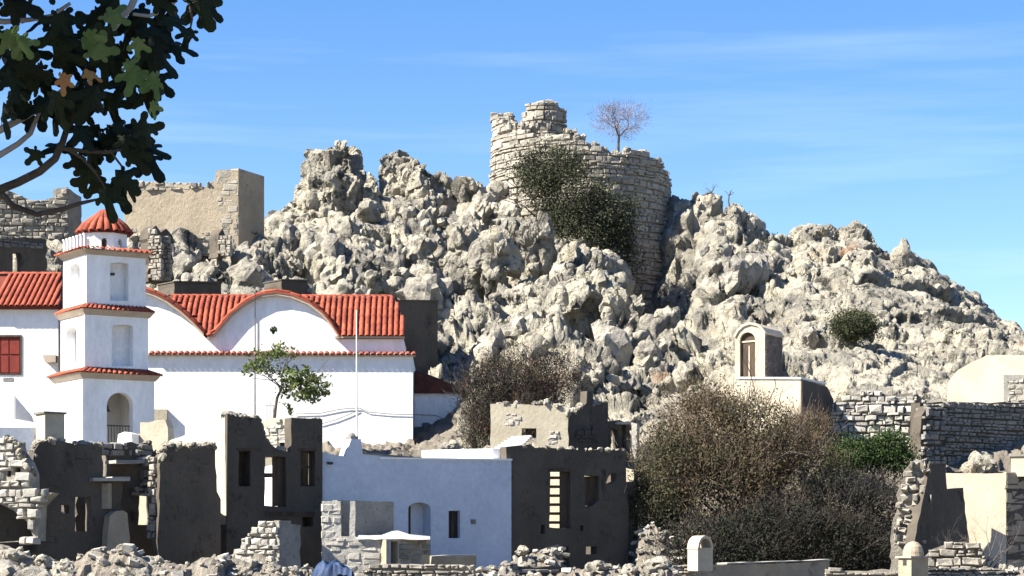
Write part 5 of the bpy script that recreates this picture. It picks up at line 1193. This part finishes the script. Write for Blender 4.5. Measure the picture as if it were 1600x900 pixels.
# ================================================================ rubble along the foot of the picture
def heap(label, line, Y, n, sz, seed, depth=2.2, mk=None, big=()):
    g_ = random.Random(seed); t = thing('rubble_pile', label, 'rubble', P((line[0][0]+line[-1][0])/2, 905, Y))
    xs = [p[0] for p in line]; ys = [p[1] for p in line]; NXh, NYh = 70, 14
    zlo = zpy(935, Y); X0_, X1_ = xs[0]-12, xs[-1]+12
    P0 = []
    for j in range(NYh):
        v_ = j/(NYh-1)*2-1
        for i in range(NXh):
            px_ = X0_+(X1_-X0_)*i/(NXh-1); zt_ = zpy(np.interp(px_, xs, ys), Y)
            e_ = min(1, (px_-X0_)/12, (X1_-px_)/12); hgt = (zt_-zlo)*max(e_, 0)**.5*max(0, 1-abs(v_)**1.7)
            P0.append(((px_-CX)/F*Y, Y+v_*depth, zlo+hgt))
    p_ = np.array(P0); nz = crag(p_, [(.8, .08, .2, .02), (.35, .04, .2, .01)], seed)+fbm(p_*2.5, 3, seed)*.06
    p_[:, 2] += nz*np.clip((p_[:, 2]-zlo)*2, 0, 1)
    f_ = [(j*NXh+i, j*NXh+i+1, (j+1)*NXh+i+1, (j+1)*NXh+i) for j in range(NYh-1) for i in range(NXh-1)]
    obj('mound', p_, f_, M['scree'], t)
    G_ = p_.reshape(NYh, NXh, 3)
    for _ in range(n):
        i = g_.randrange(2, NXh-2); j = g_.randrange(2, 9); q = G_[j, i]; s_ = sz[0]+(sz[1]-sz[0])*g_.random()**2
        if q[2] < zpy(912, Y): continue
        if g_.random() < .55:        # squared building stones
            inst('stone', BL['stone_w' if g_.random() < .5 else 'stone'][g_.randrange(8)], Vector(q)+Vector((g_.uniform(-.1, .1), g_.uniform(-.1, .1), s_*.1)), Euler((g_.uniform(-.35, .35), g_.uniform(-.35, .35), g_.uniform(0, 6))), (s_*g_.uniform(1.6, 3.0), s_*g_.uniform(1.4, 2.0), s_*g_.uniform(.5, 1.0)), t); continue
        me_ = (RK if s_ > .2 else SRK)[g_.randrange(8)]
        inst('stone', me_, Vector(q)+Vector((g_.uniform(-.1, .1), g_.uniform(-.1, .1), s_*.2)), Euler((g_.uniform(-1, 1), g_.uniform(-1, 1), g_.uniform(0, 6))), (s_*g_.uniform(.9, 1.6), s_*g_.uniform(.8, 1.2), s_*g_.uniform(.6, 1)), t)
    for a, b, r_ in big:
        inst('boulder', RK[g_.randrange(10)], P(a, b, Y-.6), Euler((g_.uniform(-.3, .3), g_.uniform(-.3, .3), g_.uniform(0, 6))), (r_*1.25, r_, r_*.8), t)
    return t
heap('rubble heap along the bottom left below the dark ruins', [(-30, 859), (0, 862), (30, 865), (60, 877), (105, 882), (140, 869), (175, 861), (215, 863), (235, 877), (290, 885), (320, 875), (345, 877)], 76, 150, (.06, .22), 1, big=[(20, 872, .32), (70, 878, .28), (98, 890, .3)])
heap('pale boulders and rubble at the foot of the stone steps', [(330, 881), (350, 871), (375, 875), (405, 878), (430, 885), (470, 893), (500, 895)], 77.5, 90, (.06, .22), 2, big=[(385, 887, .34), (425, 893, .3), (350, 880, .26)])
heap('big smooth pale boulders in the bottom left corner', [(-40, 895), (20, 893), (60, 895), (95, 901), (120, 909)], 70, 24, (.1, .25), 3, big=[(10, 903, .5), (60, 905, .42), (85, 907, .35)])
heap('reddish rubble heap spilling from the two-storey dark ruin', [(765, 905), (790, 889), (806, 880), (830, 868), (866, 858), (876, 865), (884, 899)], 85, 130, (.06, .2), 4, depth=1.6, big=[(816, 860, .2)])
heap('pale rocks with two large boulders along the bottom centre', [(738, 900), (790, 896), (850, 906), (890, 896), (915, 888), (950, 890), (1000, 888), (1040, 884), (1056, 904)], 78, 130, (.06, .2), 5, big=[(935, 886, .3), (1028, 882, .36), (1046, 894, .3), (985, 892, .25)])
heap('brown rubble slope at the left foot of the big thicket', [(998, 835), (1006, 818), (1020, 820), (1040, 835), (1062, 848), (1085, 862), (1100, 885)], 93.4, 130, (.05, .18), 6, depth=1.6)
heap('low stones under the bare shrub in the bottom right corner', [(1500, 895), (1540, 889), (1580, 893), (1640, 889)], 84, 60, (.07, .22), 7)
wallrow('rubble_wall', 'low yellowish dry stone wall in front of the white house', Fr(570, 77, -4), [(565, 915), (742, 915), (740, 886), (700, 882), (660, 884), (620, 881), (580, 884), (566, 890)], 'stone', 'mortar_l', .14, (.2, .55), 12, proud=(0, .08), tilt=.06, dep=.35)
wallrow('rubble_wall', 'shaded low wall below the reddish rubble heap', Fr(795, 79.5, 30), [(795, 915), (880, 915), (880, 886), (840, 887), (795, 884)], 'stone_g', 'plaster', .2, (.3, .7), 13, proud=(0, .03), tilt=.02)
# blue tarpaulin bundle
tp = thing('blue_tarp', 'blue tarpaulin draped over a bundle at the bottom edge', 'tarp', P(518, 905, 76))
c = P(520, 905, 76); v = []; f = []; nu, nv = 34, 18
for j in range(nv):
    for i in range(nu):
        u_ = i/(nu-1)*2-1; w_ = j/(nv-1)*2-1
        hgt = .68*max(0, 1-abs(u_)**2.6)**.6*max(0, 1-abs(w_)**2.4)**.6*(1-.12*u_)
        fold = .06*math.sin(u_*9+w_*3)+.04*math.sin(u_*17-w_*5)
        v.append((c.x+u_*.70+.05*math.sin(w_*7), c.y+w_*.6, c.z-.1+hgt*(1+fold)+fold*.25))
for j in range(nv-1):
    for i in range(nu-1): b = j*nu+i; f.append((b, b+1, b+nu+1, b+nu))
obj('sheet', v, f, M['tarp'], tp, smooth=True)
v = []; f = []
for j in range(10):
    for i in range(16):
        u_ = i/15; w_ = j/9; a = w_*math.pi
        r_ = .30*(1-.35*u_)
        v.append((c.x+.05+u_*.62, c.y-.62+.12*math.sin(a)-u_*.1, c.z+.10+math.sin(a)*r_*1.1+.02*math.sin(u_*20)+.1*(1-u_)))
for j in range(9):
    for i in range(15): b = j*16+i; f.append((b, b+1, b+17, b+16))
obj('fold', v, f, M['tarp'], tp, smooth=True)
# ================================================================ fig tree reaching in from the upper left
YF = 10.0
fig = thing('fig_tree', 'fig branch with dark lobed leaves hanging in at the upper left', 'tree', Vector((-4.6, 9.6, -0.7)))
def leaf_mesh(name, m, seed):
    g_ = random.Random(seed); lobes = [(-2.15, .50), (-1.1, .78), (0, 1.0), (1.1, .78), (2.15, .50)]; pts = [(0, -.12)]
    for k, (a, r_) in enumerate(lobes):
        r_ *= g_.uniform(.85, 1.15); a += g_.uniform(-.1, .1)
        for da, rr in ((-.30, .58), (-.27, .80), (-.14, .96), (0, 1.0), (.14, .96), (.27, .80), (.30, .58)): pts.append((math.sin(a+da)*r_*rr*.66, .12+math.cos(a+da)*r_*rr*.66))
        if k < 4: a2 = a+.55; pts.append((math.sin(a2)*.26, .12+math.cos(a2)*.26))
    v = [(0, .12, 0)]+[(x, y, -abs(x)*.35-(y*y)*.28+g_.uniform(-.02, .02)) for x, y in pts]; n = len(pts)
    return meshdata(name, v, [(0, 1+k, 1+(k+1) % n) for k in range(n)], m)
LM = [leaf_mesh('leaf_shape', M['fig'], i) for i in range(6)]; LP_ = [leaf_mesh('lit_leaf_shape', M['fig_lit'], 20+i) for i in range(3)]; LD = [leaf_mesh('dry_leaf_shape', M['fig_dry'], 30)]
gf_ = random.Random(12)
def fleaf(px, py, size, ang, Y=None, tilt=None, me=None, nm='leaf'):
    """leaf with its stalk end at the pixel, pointing along ang (0 = down, + to the right)"""
    Y = Y or YF+gf_.uniform(-.35, .35); L = size/F*Y
    d = Vector((math.sin(ang), gf_.uniform(-.35, .35), -math.cos(ang))).normalized()
    nrm = Vector((gf_.uniform(-1.3, 1.3), -1, gf_.uniform(-.8, 1.2))); nrm = (nrm-d*nrm.dot(d)).normalized(); x = d.cross(nrm)
    rot = Matrix((x, d, nrm)).transposed().to_quaternion()
    return inst(nm, me or gf_.choice(LM), P(px, py, Y), rot, (L, L, L), fig)
mb = MB()
def limb(nm, pts, rad, m='bark', n=6):
    return MB().tube([P(a, b, Y_) for a, b, Y_ in pts], rad, n).build(nm, M[m], fig)
trunk = MB().tube([(-4.6, 9.6, -.8), (-4.5, 9.65, .8), (-4.15, 9.8, 2.0), (-3.9, 9.9, 3.0)], [.2, .17, .14, .11], 10).build('trunk', M['bark'], fig)
def w2p(x, z, Y): return (x/Y*F+CX, HY-(z-ZC)/Y*F, Y)
T0 = w2p(-3.9, 3.0, 9.9); T1 = w2p(-4.15, 2.0, 9.8)
limb('limb', [T1, (-300, 310, 9.9), (-120, 296, 10), (0, 296, 10), (28, 285, 10), (62, 268, 10), (86, 248, 10), (98, 222, 10), (108, 190, 10), (120, 150, 10.05), (140, 110, 10.1), (150, 60, 10.1), (160, 10, 10.1), (165, -60, 10.1)], [.07, .05, .03, .021, .02, .019, .018, .016, .014, .013, .012, .011, .01, .008])
limb('limb', [(-60, 300, 10), (4, 304, 10), (20, 322, 10), (58, 335, 10), (98, 327, 10), (124, 318, 10.02), (150, 312, 10.05)], [.022, .018, .014, .012, .011, .009, .006])
limb('limb', [T0, (-200, 240, 9.9), (-60, 225, 9.9), (0, 203, 9.9), (40, 182, 9.9), (75, 160, 9.9), (110, 130, 9.95)], [.05, .03, .02, .016, .014, .012, .008], 'bark_p')
limb('limb', [(-80, 262, 9.9), (0, 242, 9.9), (28, 225, 9.9), (48, 208, 9.9), (56, 188, 9.9), (66, 165, 9.9)], [.02, .014, .012, .011, .009, .006], 'bark_p')
limb('limb', [T0, (-200, 60, 9.8), (-30, 30, 9.8), (8, 34, 9.8), (45, 31, 9.8), (80, 25, 9.8), (110, 5, 9.8)], [.05, .03, .016, .012, .01, .009, .007], 'bark_p')
limb('limb', [(140, 110, 10.1), (165, 62, 10), (186, 32, 10), (205, 10, 10), (222, -30, 10)], [.011, .014, .015, .016, .018], 'bark_p')
limb('limb', [(208, 22, 10), (232, 25, 10), (252, 18, 10), (268, 8, 10), (282, -12, 10)], [.007, .008, .009, .009, .01], 'bark_p')
limb('limb', [(282, -14, 10), (296, 5, 10), (300, 30, 10), (297, 48, 10)], [.01, .008, .006, .004])
limb('limb', [(98, 232, 10), (130, 236, 10), (165, 238, 10), (200, 232, 10), (235, 228, 10)], [.010, .009, .008, .006, .004])
limb('limb', [(108, 234, 10), (130, 248, 10), (150, 270, 10), (165, 295, 10)], [.008, .007, .006, .004])
limb('limb', [(172, 236, 10), (192, 262, 10), (194, 280, 10)], [.006, .005, .004])
# edge leaves, then the fill
for px_, py_, s_, a_ in ((306, -8, 78, .45), (316, 5, 60, .9), (296, 46, 42, -.2), (262, 68, 66, 1.45), (240, 80, 70, .9), (232, 45, 52, 1.2), (236, 118, 60, .9), (232, 130, 66, .35), (222, 140, 56, .25), (168, 150, 66, .3), (150, 140, 74, -.3), (190, 120, 62, .3), (120, 150, 70, -.6), (90, 160, 66, -.3), (40, 120, 64, -.5), (20, 140, 60, .1), (62, 100, 66, -.4), (30, 85, 60, -.9), (6, 60, 70, -.2),
    (96, 226, 56, -1.25), (60, 238, 40, -.9), (150, 272, 62, -1.1), (160, 282, 60, -.9), (166, 296, 66, .05), (178, 286, 62, .5), (185, 270, 62, .85), (194, 276, 55, .2), (205, 238, 56, .5), (222, 240, 66, .8), (222, 228, 62, 1.35), (196, 205, 70, 1.3), (212, 205, 60, 1.7), (170, 205, 64, .9), (160, 212, 56, -.3), (130, 250, 50, -1.2), (140, 238, 46, .3), (120, 200, 50, .8), (140, 262, 52, -.4)):
    fleaf(px_, py_, s_, a_)
reg = [(-10, -10), (300, -10), (262, 40), (262, 110), (238, 140), (190, 170), (140, 178), (40, 190), (-10, 180)]
reg2 = [(110, 200), (235, 205), (250, 228), (180, 240), (130, 250)]
k = 0
while k < 62:
    q_ = (gf_.uniform(-10, 290), gf_.uniform(-20, 190))
    if inside(q_, reg) and gf_.random() < .9: fleaf(q_[0], q_[1]-15, gf_.uniform(42, 78), gf_.uniform(-1.3, 1.3)); k += 1
for _ in range(18):
    q_ = (gf_.uniform(105, 240), gf_.uniform(200, 250))
    if inside(q_, reg2): fleaf(q_[0], q_[1]-12, gf_.uniform(36, 60), gf_.uniform(-1.4, 1.4))
for px_, py_, s_, a_, me in ((150, 88, 62, 2.9, LP_[0]), (138, 50, 52, .2, LP_[1]), (168, 30, 58, 2.4, LP_[2]), (215, 62, 44, -.1, LP_[1]), (212, 108, 62, -.35, LP_[0]), (240, 118, 56, .25, LP_[2]), (238, 160, 38, 0, LP_[1]), (12, 52, 62, .3, LP_[2]), (30, 60, 50, .6, LP_[0]), (196, 100, 40, 1.2, LP_[1]), (135, 112, 40, 1.2, LD[0]), (100, 118, 44, -.2, LD[0])):
    fleaf(px_, py_, s_, a_, Y=9.5, me=me)
# the rest of the crown, above and left of the picture
gnp = np.random.default_rng(3); pts = []
while len(pts) < 2600:
    q_ = gnp.normal(size=3); q_ /= np.linalg.norm(q_); q_ = np.array([-3.7, 9.3, 5.2])+q_*np.array([2.1, 1.7, 1.5])*gnp.random()**.4
    a_, b_ = q_[0]/q_[1]*F+CX, HY-(q_[2]-ZC)/q_[1]*F
    if (a_ > -90 and b_ > -90) or b_ > 500: continue
    pts.append(q_)
rest = MB()
for q_ in pts:
    me = LM[int(gnp.integers(6))]; mx = Matrix.LocRotScale(Vector(q_), Euler(gnp.random(3)*6.3), Vector((.2,)*3))
    rest.add([mx @ w_.co for w_ in me.vertices], [tuple(w_.vertices) for w_ in me.polygons])
npobj('leaf', rest.v, rest.f, M['fig'], fig, 'stuff')
for e in ((-4.6, 9.2, 5.0), (-3.4, 9.6, 5.6), (-2.8, 9.0, 5.2), (-5.0, 9.8, 4.6)): MB().tube([(-3.9, 9.9, 3.0), ((-3.9+e[0])/2, (9.9+e[1])/2, (3.2+e[2])/2), e], [.08, .06, .03], 7).build('limb', M['bark'], fig)
